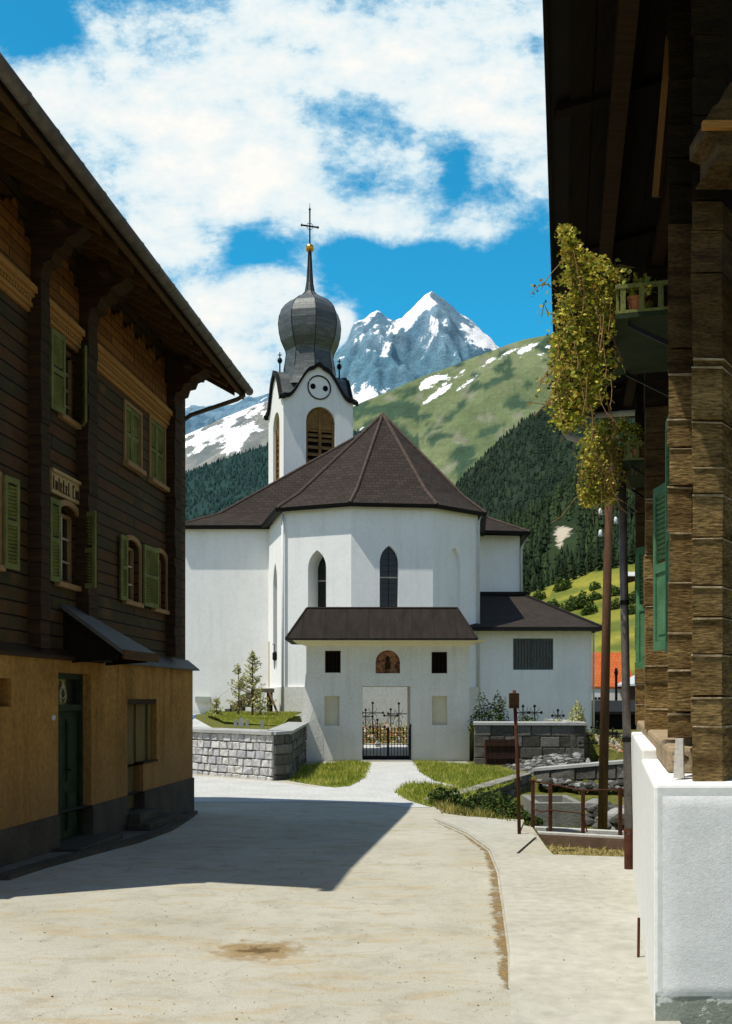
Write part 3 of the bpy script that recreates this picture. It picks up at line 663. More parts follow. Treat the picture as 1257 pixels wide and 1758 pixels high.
for x0, x1 in ((71,86),(152,168),(299,311)):
    a, b = hs(x0,.17), hs(x1,.17)
    prof = [(.0,7.15),(.17,7.2),(.20,7.33),(.30,7.36),(.34,7.48),(.44,7.50),(.48,7.60),(.62,7.66),(.72,7.74),(.72,7.80),(.0,8.20)]
    m = MB(); m.extr([HL(a, p[0], p[1]) for p in prof], Vector(HL(b,0,0))-Vector(HL(a,0,0))); br = m.build('carved_bracket', woodPost, house)
    m = MB(); m.fbox(HL, a-.25, b+.25, .40, .52, 7.70, 7.82) ; m.build('purlin_end', woodPost, br)
m = MB(); m.tube([HL(-9.9,1.16,7.74), HL(rs1+.06,1.16,7.74)], .075, 12); gt = m.build('gutter', gutterM, rf, smooth=True)
k = rs0+.3
while k < rs1:
    m = MB(); m.tube([HL(k,1.16,7.74), HL(k+.02,1.16,7.74)], .081, 12); m.build('gutter_clip', gutterM, gt); k += .62
m = MB(); m.tube([HL(-.12,1.16,7.72), HL(-.12,1.13,7.58), HL(-.10,1.0,7.52), HL(.02,.10,7.30), HL(.05,-.05,7.22), HL(.08,-.12,7.05), HL(.08,-.12,2.9)], .042, 8); m.build('downpipe', gutterM, rf, smooth=True)
# kerb strip along the house
kb = [G(*p)[:2] for p in [(330,1397),(322,1404),(285,1427),(230,1447),(150,1468),(70,1490),(0,1512)]]
m = MB()
for a, b in zip(kb, kb[1:]):
    A, B = Vector(a), Vector(b); d = (B-A).normalized(); nn = Vector((-d.y, d.x))*.10
    za, zb_ = near(*a), near(*b)
    m.tri8([(*(A+nn), za-.05), (*(A-nn), za-.05), (*(B-nn), zb_-.05), (*(B+nn), zb_-.05), (*(A+nn), za+.055), (*(A-nn*.7), za+.06), (*(B-nn*.7), zb_+.06), (*(B+nn), zb_+.055)])
tag(m.build('kerb', plinthG), kind='structure')
pts = kb+[HL(-9,.14,0)[:2], HL(0.05,.14,0)[:2]]
sheet('house_forecourt', pts, M_noise('dark_gravel_strip', (.13,.115,.09), (.24,.21,.17), 3, .95, .8, 20, fine=.3), .03, .5, near)

# ------------------------------------------------------------------ CHURCH
church = thing('church', (.6, 44, 0), 'white church with brown shingle roofs, polygonal choir and onion-domed tower behind the gatehouse', 'church')
ZE = 9.84
c0, c1, c2, c3, c4 = (-4.45,45.2), (-3.42,41.1), (-.60,40.0), (2.73,40.36), (4.75,42.04)
c5 = (5.3, 47.5)
def lanc(L, cx, w_, z0_, z1_, d=.42): return (cx-w_/2, cx+w_/2, z0_, z1_, 'lancet', d)
def face_wall(A, B, ops, z0=-.5, z1=ZE):
    fr = frame(A, (B[0]-A[0], B[1]-A[1])); L = math.hypot(B[0]-A[0], B[1]-A[1]); m.wall(fr, 0, L, z0, z1, ops); return fr, L
def fpx(fr, px, n=0):
    u_ = (px-CX)/F; return (u_*fr.O[1]-fr.O[0]+n*(u_*fr.n[1]-fr.n[0]))/(fr.d.x-u_*fr.d.y)
m = MB(); wins = []
F2 = frame(c1, (c2[0]-c1[0], c2[1]-c1[1])); F3 = frame(c2, (c3[0]-c2[0], c3[1]-c2[1])); F4 = frame(c3, (c4[0]-c3[0], c4[1]-c3[1])); F1 = frame(c0, (c1[0]-c0[0], c1[1]-c0[1]))
o2 = (fpx(F2,529), fpx(F2,560), 3.2, 8.15, 'lancet', 1.0); o3 = (fpx(F3,652), fpx(F3,684), 3.2, 8.28, 'lancet', .22); o4 = (fpx(F4,769), fpx(F4,791), 3.2, 8.35, 'lancet', .18)
o1 = (1.4, 2.5, 3.4, 8.0, 'lancet', .30)
face_wall(c0, c1, [o1]); face_wall(c1, c2, [o2]); face_wall(c2, c3, [o3]); face_wall(c3, c4, [o4]); face_wall(c4, c5, [])
m.build('choir_wall', white, church)
for fr, o, glass in ((F1,o1,1),(F2,o2,1),(F3,o3,1),(F4,o4,0)):
    m = MB(); a, b, c, d = o[:4]; dp = o[5]
    m.face([fr(p[0], -dp+.003, p[1]) for p in outline(o)]); wn = m.build('window', glassD if glass else white, church)
    if glass:
        m = MB()
        for z in (4.1, 5.55, 7.0): m.fbox(fr, a, b, -dp+.01, -dp+.05, z-.025, z+.025)
        m.build('glazing_bars', M_flat('lead_bars', (.45,.42,.36)) if z == 0 else frameW, wn)
        m = MB(); m.fbox(fr, (a+b)/2-.012, (a+b)/2+.012, -dp+.008, -dp+.03, c, d-.1); m.build('mullion', iron, wn)
        m = MB(); z = c+.2
        while z < d-.3: m.fbox(fr, a+.02, b-.02, -dp+.006, -dp+.014, z, z+.012); z += .24
        m.build('lead_lines', iron, wn)
# base plinth of the choir
m = MB(); H = .12
for A, B in ((c0,c1),(c1,c2),(c2,c3),(c3,c4)):
    fr = frame(A, (B[0]-A[0], B[1]-A[1])); L = math.hypot(B[0]-A[0], B[1]-A[1]); m.fbox(fr, -.05, L+.05, -.05, H+random.uniform(0,.004), -.4, 2.55)
m.build('plinth', M_noise('plinth_cream', (.72,.71,.64), (.80,.79,.72), 1, .9, .3), church)
# nave
NL, NR = (-8.45,45.2), (7.35,47.35)
m = MB(); nf = frame(NL, (1, 0)); m.wall(nf, 0, 4.02, -.5, ZE, [])
nr = frame(c5, (NR[0]-c5[0], NR[1]-c5[1])); Ln = math.hypot(NR[0]-c5[0], NR[1]-c5[1])
nr = frame((4.2, 46.95), (NR[0]-4.2, NR[1]-46.95)); m.wall(nr, 0, math.hypot(NR[0]-4.2, NR[1]-46.95), -.5, ZE, [])
for a, b in ((NR,(7.9,66)),((7.9,66),(-8.9,66)),((-8.9,66),NL)):
    fr = frame(a, (b[0]-a[0], b[1]-a[1])); m.wall(fr, 0, math.hypot(b[0]-a[0], b[1]-a[1]), -.5, ZE, [])
m.build('nave_wall', white, church)
# roofs
def roofm(name, tris, mat=shingle, par=church, th=0):
    m = MB()
    for t_ in tris: m.face(t_, .5)
    return m.build(name, mat, par)
ov = .33; ZR = ZE+.06
def off(p, q, r, o):      # offset corner q of polyline outward
    a = Vector((q[0]-p[0], q[1]-p[1])).normalized(); b = Vector((r[0]-q[0], r[1]-q[1])).normalized()
    n1_ = Vector((a.y,-a.x)); n2_ = Vector((b.y,-b.x)); k = (n1_+n2_)/(1+n1_.dot(n2_)); return (q[0]+k.x*o, q[1]+k.y*o)
cp = [(-5.0,47.5), c0, c1, c2, c3, c4, c5, (5.4,49)]
eav = [off(cp[i-1], cp[i], cp[i+1], ov) for i in range(1, len(cp)-1)]
apex = (.75, 44.6, 14.85)
brk = [(lerp(e[0], apex[0], .20), lerp(e[1], apex[1], .20), ZR+.78) for e in eav]
back = (.75, 49.5, 14.85)
tr = []
for i in range(len(eav)-1):
    e0_, e1_ = (*eav[i], ZR), (*eav[i+1], ZR)
    tr.append([e0_, e1_, brk[i+1], brk[i]]); tr.append([brk[i], brk[i+1], apex])
tr.append([brk[0], apex, back, (-4.0, 49.5, ZR+.6)]); tr.append([brk[-1], (5.0, 49.5, ZR+.6), back, apex])
cr = roofm('choir_roof', tr)
m = MB()
for i in range(len(eav)-1): 
    a_, b_ = Vector((*eav[i],0)), Vector((*eav[i+1],0)); fr = frame(a_.xy, (b_-a_).xy); L = (b_-a_).length
    m.tri8([fr(0,.01,ZR-.13), fr(L,.01,ZR-.13), fr(L,-.24,ZR-.09), fr(0,-.24,ZR-.09), fr(-.02,.06,ZR+.02), fr(L+.02,.06,ZR+.02), fr(L,-.2,ZR+.04), fr(0,-.2,ZR+.04)])
m.build('eave_gutter', darktrim, cr)
ridgeM = M_noise('hip_tiles', (.07,.05,.04), (.13,.095,.075), 6, .85, .5)
m = MB()
for i in range(len(eav)): m.tube([(*eav[i], ZR+.03), (brk[i][0], brk[i][1], brk[i][2]+.03), (apex[0], apex[1], apex[2]+.03)], .07, 6)
m.build('hip_tiles', ridgeM, cr)
NB = [(NL[0]-.25, NL[1]-.33), (-3.6, NL[1]-.33), (NR[0]+.35, NR[1]-.85), (8.3, 66.3), (-9.2, 66.3)]
R1 = (-.3, 51.3, 15.75); R2 = (-.5, 60.5, 15.75)
nbk = []
for p_, rr in zip(NB, (R1, R1, R1, R2, R2)): nbk.append((lerp(p_[0], rr[0], .22), lerp(p_[1], rr[1], .22), ZR+.82))
tr = []; NBz = [(*p_, ZR) for p_ in NB]
for i in range(5): tr.append([NBz[i], NBz[(i+1)%5], nbk[(i+1)%5], nbk[i]])
tr += [[nbk[0], nbk[1], R1], [nbk[1], nbk[2], R1], [nbk[2], nbk[3], R2, R1], [nbk[3], nbk[4], R2], [nbk[4], nbk[0], R1, R2]]
nvr = roofm('nave_roof', tr)
m = MB()
for i in range(5):
    a_, b_ = Vector(NBz[i]), Vector(NBz[(i+1)%5]); fr = frame(a_.xy, (b_-a_).xy); L = (b_-a_).length
    m.tri8([fr(0,0,ZR-.16), fr(L,0,ZR-.16), fr(L,-.3,ZR-.10), fr(0,-.3,ZR-.10), fr(-.02,.05,ZR+.015), fr(L+.02,.05,ZR+.015), fr(L,-.2,ZR+.03), fr(0,-.2,ZR+.03)])
m.build('eave_gutter', darktrim, nvr)
m = MB()
for i in (0, 2, 3, 4): m.tube([NBz[i], nbk[i], (R1, R1, R1, R2, R2)[i]], .07, 6)
m.tube([R1, R2], .08, 6); m.build('hip_tiles', ridgeM, nvr)
# downpipes
dpW = M_noise('white_downpipe', (.66,.67,.66), (.76,.77,.76), 3, .5, .1)
def dpipe(p, z1, z0, par=church, r=.055, mat=dpW, top=None):
    m = MB(); pts = [(p[0], p[1], z1), (p[0], p[1], z0)]
    if top: pts = [top, (p[0], p[1], z1)]+pts[1:]
    m.tube(pts, r, 8); return m.build('downpipe', mat, par, smooth=True)
dpipe((c1[0]-.03, c1[1]-.12), ZE-.15, .9); dpipe((c4[0]+.02, c4[1]-.10), ZE-.3, 1.0, top=(c4[0]+.12, c4[1]-.2, ZE-.02)); dpipe((NR[0]+.06, NR[1]-.12), ZE-.6, 4.8, top=(NR[0]+.3, NR[1]-.35, ZE-.1))
m = MB(); y_ = 44.95; m.tube([(-.0971*y_, y_, 1.0), (-.0971*y_, y_, 4.65)], .06, 8); m.build('rusty_downpipe', M_noise('orange_primer', (.50,.28,.07), (.62,.36,.10), 5, .7, .1), church)
m = MB(); x, y_, z = P(472, 1118, 43.0); m.tube([(x-.1,y_,z+.3),(x,y_-.05,z+.3),(x,y_-.05,z)], .02, 6); m.lathe(x, y_-.05, [(.03,z),(.10,z-.08),(.10,z-.35),(.03,z-.42)], 8); m.tube([(x,y_-.05,z-.4),(x,y_-.05,z-.8)], .018, 6); m.build('wall_lamp', iron, church)
# annexe (sacristy)
AX0, AX1, AY = 4.3, 9.62, 42.2; AZ = 5.02
af = frame((AX0, AY), (1, 0)); ao = (fpx(af,881), fpx(af,950), P(0,1150,AY)[2], P(0,1096,AY)[2], 'rect', .14)
m = MB(); m.wall(af, 0, AX1-AX0, -.5, AZ, [ao]); ar = frame((AX1, AY), (0, 1)); m.wall(ar, 0, 6, -.5, AZ, []); m.build('annexe_wall', white, church)
m = MB(); m.face([af(p[0], -.13, p[1]) for p in outline(ao)]); wn = m.build('window', glassD, church)
a, b, c, d = ao[:4]; m = MB(); gM = M_flat('blue_grey_window_bars', (.12,.17,.17)); 
for q in ((a,a+.05,c,d),(b-.05,b,c,d),(a+.05,b-.05,c,c+.06),(a+.05,b-.05,d-.05,d),((a+b)/2-.03,(a+b)/2+.03,c+.06,d-.05)): m.fbox(af, q[0], q[1], -.12, -.06, q[2], q[3])
m.build('frame', gM, wn)
m = MB()
for i in range(1, 13): x = lerp(a, b, i/13); m.tube([af(x,-.02,c+.02), af(x,-.02,d-.02)], .011, 5)
for z in (c+.12, (c+d)/2-.12, d-.14): m.tube([af(a,-.022,z), af(b,-.022,z)], .012, 5)
for i in range(5):
    x = lerp(a, b, (i+.6)/5.2)
    m.fbox(af, x-.035, x+.035, -.03, -.012, (c+d)/2-.05+.12*(i%2), (c+d)/2+.02+.12*(i%2))
m.build('window_grille', gM, wn)
e = .85; z = AZ+.03; x0_, x1_, y0_ = AX0-.1, AX1+.22, AY-e
T0, T1 = (AX0-.1, 47.0, 7.02), (P(897,0,47.2)[0], 47.2, 7.02)
tr = [[(x0_,y0_,z),(x1_,y0_,z),T1,T0],[(x1_,y0_,z),(x1_,49,z),T1],[(x1_,49,z),(T1[0],49,7.0),T1]]
arf = roofm('annexe_roof', tr)
m = MB(); m.box(x0_, x1_+.05, y0_-.05, y0_+.45, z-.13, z+.01); m.box(x1_-.24, x1_+.049, y0_+.45, 49, z-.131, z+.009); m.build('eave_gutter', darktrim, arf)
m = MB(); m.tube([(x1_,y0_,z+.02),(T1[0],T1[1],T1[2]+.02)], .07, 6); m.box(T0[0], T1[0]+.2, 46.85, 47.5, 6.95, 7.12); m.build('hip_tiles', darktrim, arf)
dpipe((AX1+.06, AY-.08), AZ-.2, .6, r=.045, top=(AX1+.2, AY-.35, AZ-.03))

# ------------------------------------------------------------------ TOWER
th_ = math.radians(17.5); w_ = 4.25
TF = frame((-4.83, 58.0), (math.cos(th_), math.sin(th_))); tdx = TF.d; tn = TF.n
def TW(s, n, z): return TF(s, n, z)
q00, q10 = TF(0,0,0)[:2], TF(w_,0,0)[:2]; q11, q01 = TF(w_,-w_,0)[:2], TF(0,-w_,0)[:2]
ZC = 19.75; ZP = 21.75
def gable(w_, n=14):      # curvy baroque gable profile, from left corner to right corner
    pts = []
    for i in range(n*2+1):
        x = i/(2*n); k = 1-abs(2*x-1)
        z = sstep(.10, .80, k)*.86+.14*sstep(.80, 1.0, k)*1.0
        pts.append((x*w_, ZC+(ZP-ZC)*z))
    return pts
gp = gable(w_)
tower = None
frs = [frame(q00, (q10[0]-q00[0], q10[1]-q00[1])), frame(q10, (q11[0]-q10[0], q11[1]-q10[1])), frame(q11, (q01[0]-q11[0], q01[1]-q11[1])), frame(q01, (q00[0]-q01[0], q00[1]-q01[1]))]
wo_ = (1.36, 3.14, 14.2, 19.35, 'round', .35); wo_l = (1.36, 3.14, 12.6, 18.3, 'round', .35)
m = MB()
for i, fr in enumerate(frs):
    m.wall(fr, 0, w_, 8, ZC, [wo_ if i != 3 else wo_])
    for p, q in zip(gp, gp[1:]): m.face([fr(p[0],0,ZC), fr(q[0],0,ZC), fr(q[0],0,q[1]), fr(p[0],0,p[1])], .5)
m.build('tower_wall', white, church)
# belfry louvres
for i, fr in enumerate(frs):
    m = MB(); m.face([fr(p[0], -.33, p[1]) for p in outline(wo_)]); bw = m.build('belfry_opening', nightM, church)
    m = MB(); a, b, c, d = wo_[:4]
    m.fbox(fr, a, a+.14, -.30, -.16, c, d-.85); m.fbox(fr, b-.14, b, -.30, -.16, c, d-.85); m.fbox(fr, (a+b)/2-.08, (a+b)/2+.08, -.30, -.15, c, d-.08)
    pts = outline((a+.004,b-.004,d-1.3,d-.004,'round')); m.extr([fr(p[0], -.28, p[1]) for p in pts], Vector(fr(0,.06,0))-Vector(fr(0,0,0)))
    m.build('louvre_frame', brownL, bw)
    m = MB(); z = c+.1
    while z < d-1.3:
        if int((z-c)/.5)%3 != 1 or True: m.tri8([fr(a+.14,-.30,z+.18), fr(b-.14,-.30,z+.18), fr(b-.14,-.2,z), fr(a+.14,-.2,z), fr(a+.14,-.30,z+.21), fr(b-.14,-.30,z+.21), fr(b-.14,-.2,z+.03), fr(a+.14,-.2,z+.03)])
        z += .30 if int((z-c)/.9)%2 else .42
    m.build('louvre_slats', brownL, bw)
# clock ring with two holes
for fr in frs[:1]:
    cz = 20.47; cs = w_/2+.03
    m = MB(); pts = [fr(cs+.69*math.cos(i*math.pi/16), .03, cz+.69*math.sin(i*math.pi/16)) for i in range(33)]; m.tube(pts, .042, 6, False); m.build('clock_ring', iron, church)
    for sx in (-1, 1):
        m = MB(); m.extr([fr(cs+sx*.38+.16*math.cos(i*.524), .004, cz+.04*(1 if sx<0 else -.5)+.17*math.sin(i*.524)) for i in range(12)], Vector(fr(0,.02,0))-Vector(fr(0,0,0))); m.build('clock_hole', nightM, church)
# gable roofs: each gable profile runs back to the tower centre, thick dark verge
tcx, tcy = (q00[0]+q11[0])/2, (q00[1]+q11[1])/2
m = MB()
for fr in frs:
    for p, q in zip(gp, gp[1:]):
        def inn(p): k = max(0.0, min(p[0], w_-p[0])); return fr(p[0], -k, p[1]+.14)
        m.face([fr(p[0], .12, p[1]+.14), fr(q[0], .12, q[1]+.14), inn(q), inn(p)], .3)
gr = m.build('gable_roof', copper, church)
m = MB()
for fr in frs:
    g2 = [(-.28, ZC-.16)]+[(p[0], p[1]) for p in gp]+[(w_+.28, ZC-.16)]
    g2[1] = (-.02, ZC+.0); 
    for p, q in zip(g2, g2[1:]):
        m.tri8([fr(p[0],-.05,p[1]-.02), fr(q[0],-.05,q[1]-.02), fr(q[0],.17,q[1]-.06), fr(p[0],.17,p[1]-.06), fr(p[0],-.05,p[1]+.17), fr(q[0],-.05,q[1]+.17), fr(q[0],.19,q[1]+.19), fr(p[0],.19,p[1]+.19)], .4)
m.build('verge', darktrim, gr)
# small finials on the ridge ends of the side gables
def finial(x, y, z):
    m = MB(); m.lathe(x, y, [(.05,z),(.045,z+.55),(.12,z+.62),(.16,z+.74),(.12,z+.86),(.04,z+.92),(.03,z+1.25)], 8); m.box(x-.12, x+.12, y-.02, y+.02, z+1.05, z+1.10); m.build('finial', iron, church)
for i in (1, 3):
    fr = frs[i]; x, y, _ = fr(w_/2, -.25, 0); finial(x, y, ZP+.08)
# onion dome, eight-sided
rot = th_-.06
prof = [(1.90,20.9),(1.75,21.4),(1.62,22.0),(1.52,22.6),(1.47,23.0),(1.50,23.2),(1.62,23.45),(1.78,23.8),(1.90,24.3),(1.95,24.85),(1.90,25.3),(1.76,25.7),(1.52,26.03),(1.20,26.3),(.84,26.5),(.52,26.7),(.30,26.95),(.20,27.5),(.14,28.4),(.09,29.4)]
m = MB(); m.lathe(tcx, tcy, prof, 8, rot); copper.node_tree.nodes['Principled BSDF'].inputs['Specular IOR Level'].default_value = .5; on = m.build('onion_dome', copper, church)
m = MB()
for j in range(8):
    t_ = 2*math.pi*j/8+rot; m.tube([(tcx+(r+.005)*math.cos(t_), tcy+(r+.005)*math.sin(t_), z) for r, z in prof[2:]], .02, 5)
m.build('standing_seams', darktrim, on)
m = MB(); m.lathe(tcx, tcy, [(.26*math.sin(math.pi*i/10)+.001, 29.65-.26*math.cos(math.pi*i/10)) for i in range(11)], 14); m.build('gilded_ball', gold, on, smooth=True)
m = MB(); fr = TF
def cb(ds, z0_, z1_, hw): 
    x, y = tcx, tcy; d = tdx; m.tri8([(x+d.x*(ds+a)-d.y*b, y+d.y*(ds+a)+d.x*b, z) for z in (z0_, z1_) for a, b in ((-hw,-.03),(hw,-.03),(hw,.03),(-hw,.03))])
cb(0, 29.85, 32.0, .04); cb(0, 30.95, 31.03, .52)
for sx in (-.52, .52): m.lathe(tcx+tdx.x*sx, tcy+tdx.y*sx, [(.02,30.9),(.07,30.99),(.02,31.08)], 6)
m.lathe(tcx, tcy, [(.02,31.9),(.08,32.02),(.02,32.14),(.012,32.4)], 6)
m.tube([(tcx+tdx.x*.2*math.cos(i*.524), tcy+tdx.y*.2*math.cos(i*.524), 30.99+.2*math.sin(i*.524)) for i in range(13)], .018, 5, False)
m.build('cross', iron, on)

# ------------------------------------------------------------------ GATEHOUSE
GY = 32.7
gate = thing('cemetery_gatehouse', (.75, GY, 0), 'cream plastered gatehouse with brown hipped roof and niches in front of the church choir', 'gatehouse')
gf = frame((0, GY), (1, 0))
gx = lambda px: (px-CX)/F*GY
gzz = lambda py: EYE-(py-HY)/F*GY
def R(x0, x1, yt, yb, k='rect', d=.1): return (gx(x0), gx(x1), gzz(yb), gzz(yt), k, d)
XL, XR = gx(526), gx(806)
ops = [R(558,585,1117,1155,d=.22), R(645,687,1116,1156,'round',.18), R(741,768,1119,1156,d=.22), R(557,583,1195,1246,d=.09), R(742,768,1195,1245,d=.09), (gx(622), gx(705), -.3, gzz(1178), 'rect', 1.3)]
m = MB(); m.wall(gf, XL, XR, -.3, 4.0, ops)
bk = frame((0, GY+1.3), (1, 0)); m.wall(bk, XL, XR, -.3, 4.0, [ops[5]], depth=0)
m.face([(XL,GY,4.0),(XL,GY+1.3,4.0),(XL,GY+1.3,-.3),(XL,GY,-.3)], .5); m.face([(XR,GY,4.0),(XR,GY+1.3,4.0),(XR,GY+1.3,-.3),(XR,GY,-.3)], .5)
m.build('gate_wall', cream, gate)
m = MB()      # battered buttress at the left corner
m.tri8([(gx(512),GY-.38,-.1),(gx(602),GY-.10,-.1),(gx(602),GY+.02,-.1),(gx(512),GY+1.3,-.1),(XL-.03,GY-.015,2.25),(XL+.55,GY-.004,2.25),(XL+.55,GY+.02,2.25),(XL-.03,GY+1.3,2.25)])
# kept inside the wall line so that the lower niche stays open
bt = MB(); bt.tri8([(gx(513),GY-.13,-.1),(gx(556),GY-.012,-.1),(gx(558),GY+.02,-.1),(gx(513),GY+1.3,-.1),(XL-.02,GY-.006,2.9),(gx(553),GY-.004,2.9),(gx(555),GY+.02,2.9),(XL-.02,GY+1.3,2.9)])
bt.build('buttress', cream, gate)
for o, mt, nm in ((ops[0],nightM,'niche_window'),(ops[2],nightM,'niche_window'),(ops[3],creamY,'blind_niche'),(ops[4],creamY,'blind_niche')):
    m = MB(); m.face([gf(p[0], -o[5]+.003, p[1]) for p in outline(o)]); q = m.build(nm, mt if mt is nightM else M_noise('niche_plaster', (.66,.59,.40), (.74,.68,.50), 2, .9, .3), gate)
    if mt is nightM:
        m = MB(); a, b, c, d = o[:4]
        for t_ in (0, 1): m.fbox(gf, a+(b-a)*t_-.0+(-.04*t_), a+(b-a)*t_+.04*(1-t_), -.2, -.12, c, d)
        m.fbox(gf, a+.04, b-.04, -.2, -.12, c, c+.04); m.fbox(gf, a+.04, b-.04, -.2, -.12, d-.04, d)
        for i in (1, 2, 3): x = lerp(a, b, i/4); m.fbox(gf, x-.008, x+.008, -.16, -.145, c+.04, d-.04)
        m.build('bars', woodPost, q)
o = ops[1]; mm, tt, bb, tcx_ = base_mat('faded_fresco')
n_ = tt.noise(tcx_.outputs['Object'], 5, 4); cc_ = tt.ramp(n_, [(.35,(.07,.03,.02)),(.45,(.25,.10,.05)),(.55,(.40,.20,.10)),(.62,(.13,.09,.06)),(.7,(.32,.20,.12))]); tt.l.new(cc_, bb.inputs[0]); bb.inputs['Roughness'].default_value = .9
m = MB(); m.face([gf(p[0], -.175, p[1]) for p in outline(o)]); pn = m.build('painted_niche', mm, gate)
m = MB(); a, b, c, d = o[:4]; xm = (a+b)/2; m.lathe(xm, GY+.165, [(.08,c+.14),(.10,c+.3),(.06,c+.42),(.075,c+.50),(.02,c+.58)], 8); m.build('weathered_figure', woodPost, pn)
# cornice cove
m = MB(); x0_, x1_ = XL, XR; pr = [(0,3.80),(.04,3.84),(.14,3.90),(.30,3.955),(.52,3.99)]
for (n0,z0_),(n1_,z1_) in zip(pr, pr[1:]):
    m.face([(x0_-n0,GY-n0,z0_),(x1_+n0,GY-n0,z0_),(x1_+n1_,GY-n1_,z1_),(x0_-n1_,GY-n1_,z1_)], .5)
    m.face([(x0_-n0,GY+1.3+n0,z0_),(x0_-n0,GY-n0,z0_),(x0_-n1_,GY-n1_,z1_),(x0_-n1_,GY+1.3+n1_,z1_)], .5)
    m.face([(x1_+n0,GY-n0,z0_),(x1_+n0,GY+1.3+n0,z0_),(x1_+n1_,GY+1.3+n1_,z1_),(x1_+n1_,GY-n1_,z1_)], .5)
m.build('cornice', creamY, gate)
# roof
ex0, ex1 = (491-CX)/F*31.95, (819-CX)/F*31.95; ey0, ey1 = 31.95, 34.8; ze = 4.02; zr = 5.12; ry = 33.4
rx0, rx1 = (527-CX)/F*ry, (785-CX)/F*ry
A, B, Cc, D = (ex0,ey0,ze),(ex1,ey0,ze),(ex1,ey1,ze),(ex0,ey1,ze); E, Fq = (rx0,ry,zr),(rx1,ry,zr)
m = MB(); m.face([A,B,Fq,E]); m.face([B,Cc,Fq]); m.face([Cc,D,E,Fq]); m.face([D,A,E]); rfm = m.build('roof', sheetR, gate)
for nd in sheetR.node_tree.nodes:
    if nd.type == 'BSDF_PRINCIPLED': nd.inputs['Specular IOR Level'].default_value = .12; nd.inputs['Roughness'].default_value = .9
m = MB(); m.box(ex0-.03, ex1+.03, ey0-.03, ey1+.03, ze-.045, ze-.002); m.build('eave_board', darktrim, rfm)
m = MB(); m.tube([E, Fq], .05, 6)
for p_, q_ in ((A,E),(B,Fq),(Cc,Fq),(D,E)): m.tube([p_, q_], .04, 6)
k = ex0+.5
while k < ex1-.3:
    t_ = clamp((k-ex0)/(rx0-ex0) if k < rx0 else (ex1-k)/(ex1-rx1) if k > rx1 else 1)
    m.tube([(k,ey0,ze+.004),(k,lerp(ey0,ry,t_),lerp(ze,zr,t_)+.004)], .009, 4); k += .72
m.build('standing_seams', sheetR, rfm)
# iron gate with two leaves, the right leaf ajar
def leaf(x0_, x1_, y_, a0):
    pv = x0_; L = x1_-x0_; g_ = MB()
    ca, sa = math.cos(a0), math.sin(a0)
    q = lambda s, z: (pv+s*ca, y_+s*sa, z)
    H = 1.02; n_ = 7
    sg = 1 if L > 0 else -1
    for i in range(n_+1):
        s_ = L*i/n_; r = .022 if i in (0, n_) else .012; hh = H+(.10 if i in (0,n_) else .0); g_.tube([q(s_,.05), q(s_,hh)], r, 6)
        if i not in (0,): g_.lathe(*q(s_,0)[:2], [(.004,H-.02),(.026,H+.04),(.004,H+.10)], 5)
    for z in (.10, .55, .93): g_.tube([q(0,z), q(L,z)], .014, 6)
    g_.tri8([q(0,.03), q(L,.03), (q(L,0)[0], q(L,0)[1]+.02, .03), (q(0,0)[0], q(0,0)[1]+.02, .03), q(0,.17), q(L,.17), (q(L,0)[0], q(L,0)[1]+.02, .17), (q(0,0)[0], q(0,0)[1]+.02, .17)])
    for i in range(n_):
        s_ = L*(i+.5)/n_; g_.tube([(q(s_,0)[0]+.05*math.cos(k*.7)*ca, q(s_,0)[1], .74+.05*math.sin(k*.7)) for k in range(10)], .007, 4, False)
    g_.build('gate_leaf', iron, gate)
gx0, gx1 = gx(622)+.03, gx(705)-.03; gm_ = (gx0+gx1)/2+.06
leaf(gx0, gm_-.02, GY+.25, 0.0); leaf(gx1, gm_+.02, GY+.25, 0.0)
m = MB(); m.tube([(gx1+.02, GY-.05, 0), (gx1+.02, GY-.05, 1.15)], .03, 6); m.lathe(gx1+.02, GY-.05, [(.01,1.13),(.045,1.18),(.01,1.24)], 6); m.build('gate_post', iron, gate)
m = MB(); m.box(gx(620), gx(708), GY-.12, GY+1.2, -.1, .045); m.build('threshold', concrete, gate)

# ------------------------------------------------------------------ stone walls, grass and churchyard
mortarM = M_noise('dark_mortar', (.09,.08,.065), (.17,.155,.13), 8, .95, .5)
def M_blocks(name, cols, streak=True):
    m, t, b, tc = base_mat(name); a = t.node('ShaderNodeAttribute', attribute_name='rnd').outputs['Fac']; k = len(cols)-1
    c = t.ramp(a, [(i/k, cc) for i, cc in enumerate(cols)])
    mp = t.node('ShaderNodeMapping', {'Vector': tc.outputs['UV'], 'Scale': (7, 1.2, 1)}).outputs[0]; n = t.noise(mp, 5, 6, .7); n2 = t.noise(tc.outputs['Object'], 9, 6, .7)
    c = t.mix(1, c, t.ramp(n, [(.3, (.62,)*3), (.62, (1.1,)*3)]), 'MULTIPLY'); c = t.mix(1, c, t.ramp(n2, [(.3, (.66,)*3), (.65, (1.1,)*3)]), 'MULTIPLY')
    t.l.new(c, b.inputs[0]); b.inputs['Roughness'].default_value = .9
    t.l.new(t.node('ShaderNodeBump', {'Height': t.math('ADD', n, n2), 'Strength': .9, 'Distance': .03}).outputs[0], b.inputs['Normal']); return m
blkL = M_blocks('pale_cut_stone', [(.50,.50,.52),(.62,.62,.62),(.70,.69,.66),(.78,.77,.73)])
blkD = M_blocks('dark_cut_stone', [(.07,.065,.052),(.12,.113,.092),(.17,.16,.135),(.22,.21,.18)])
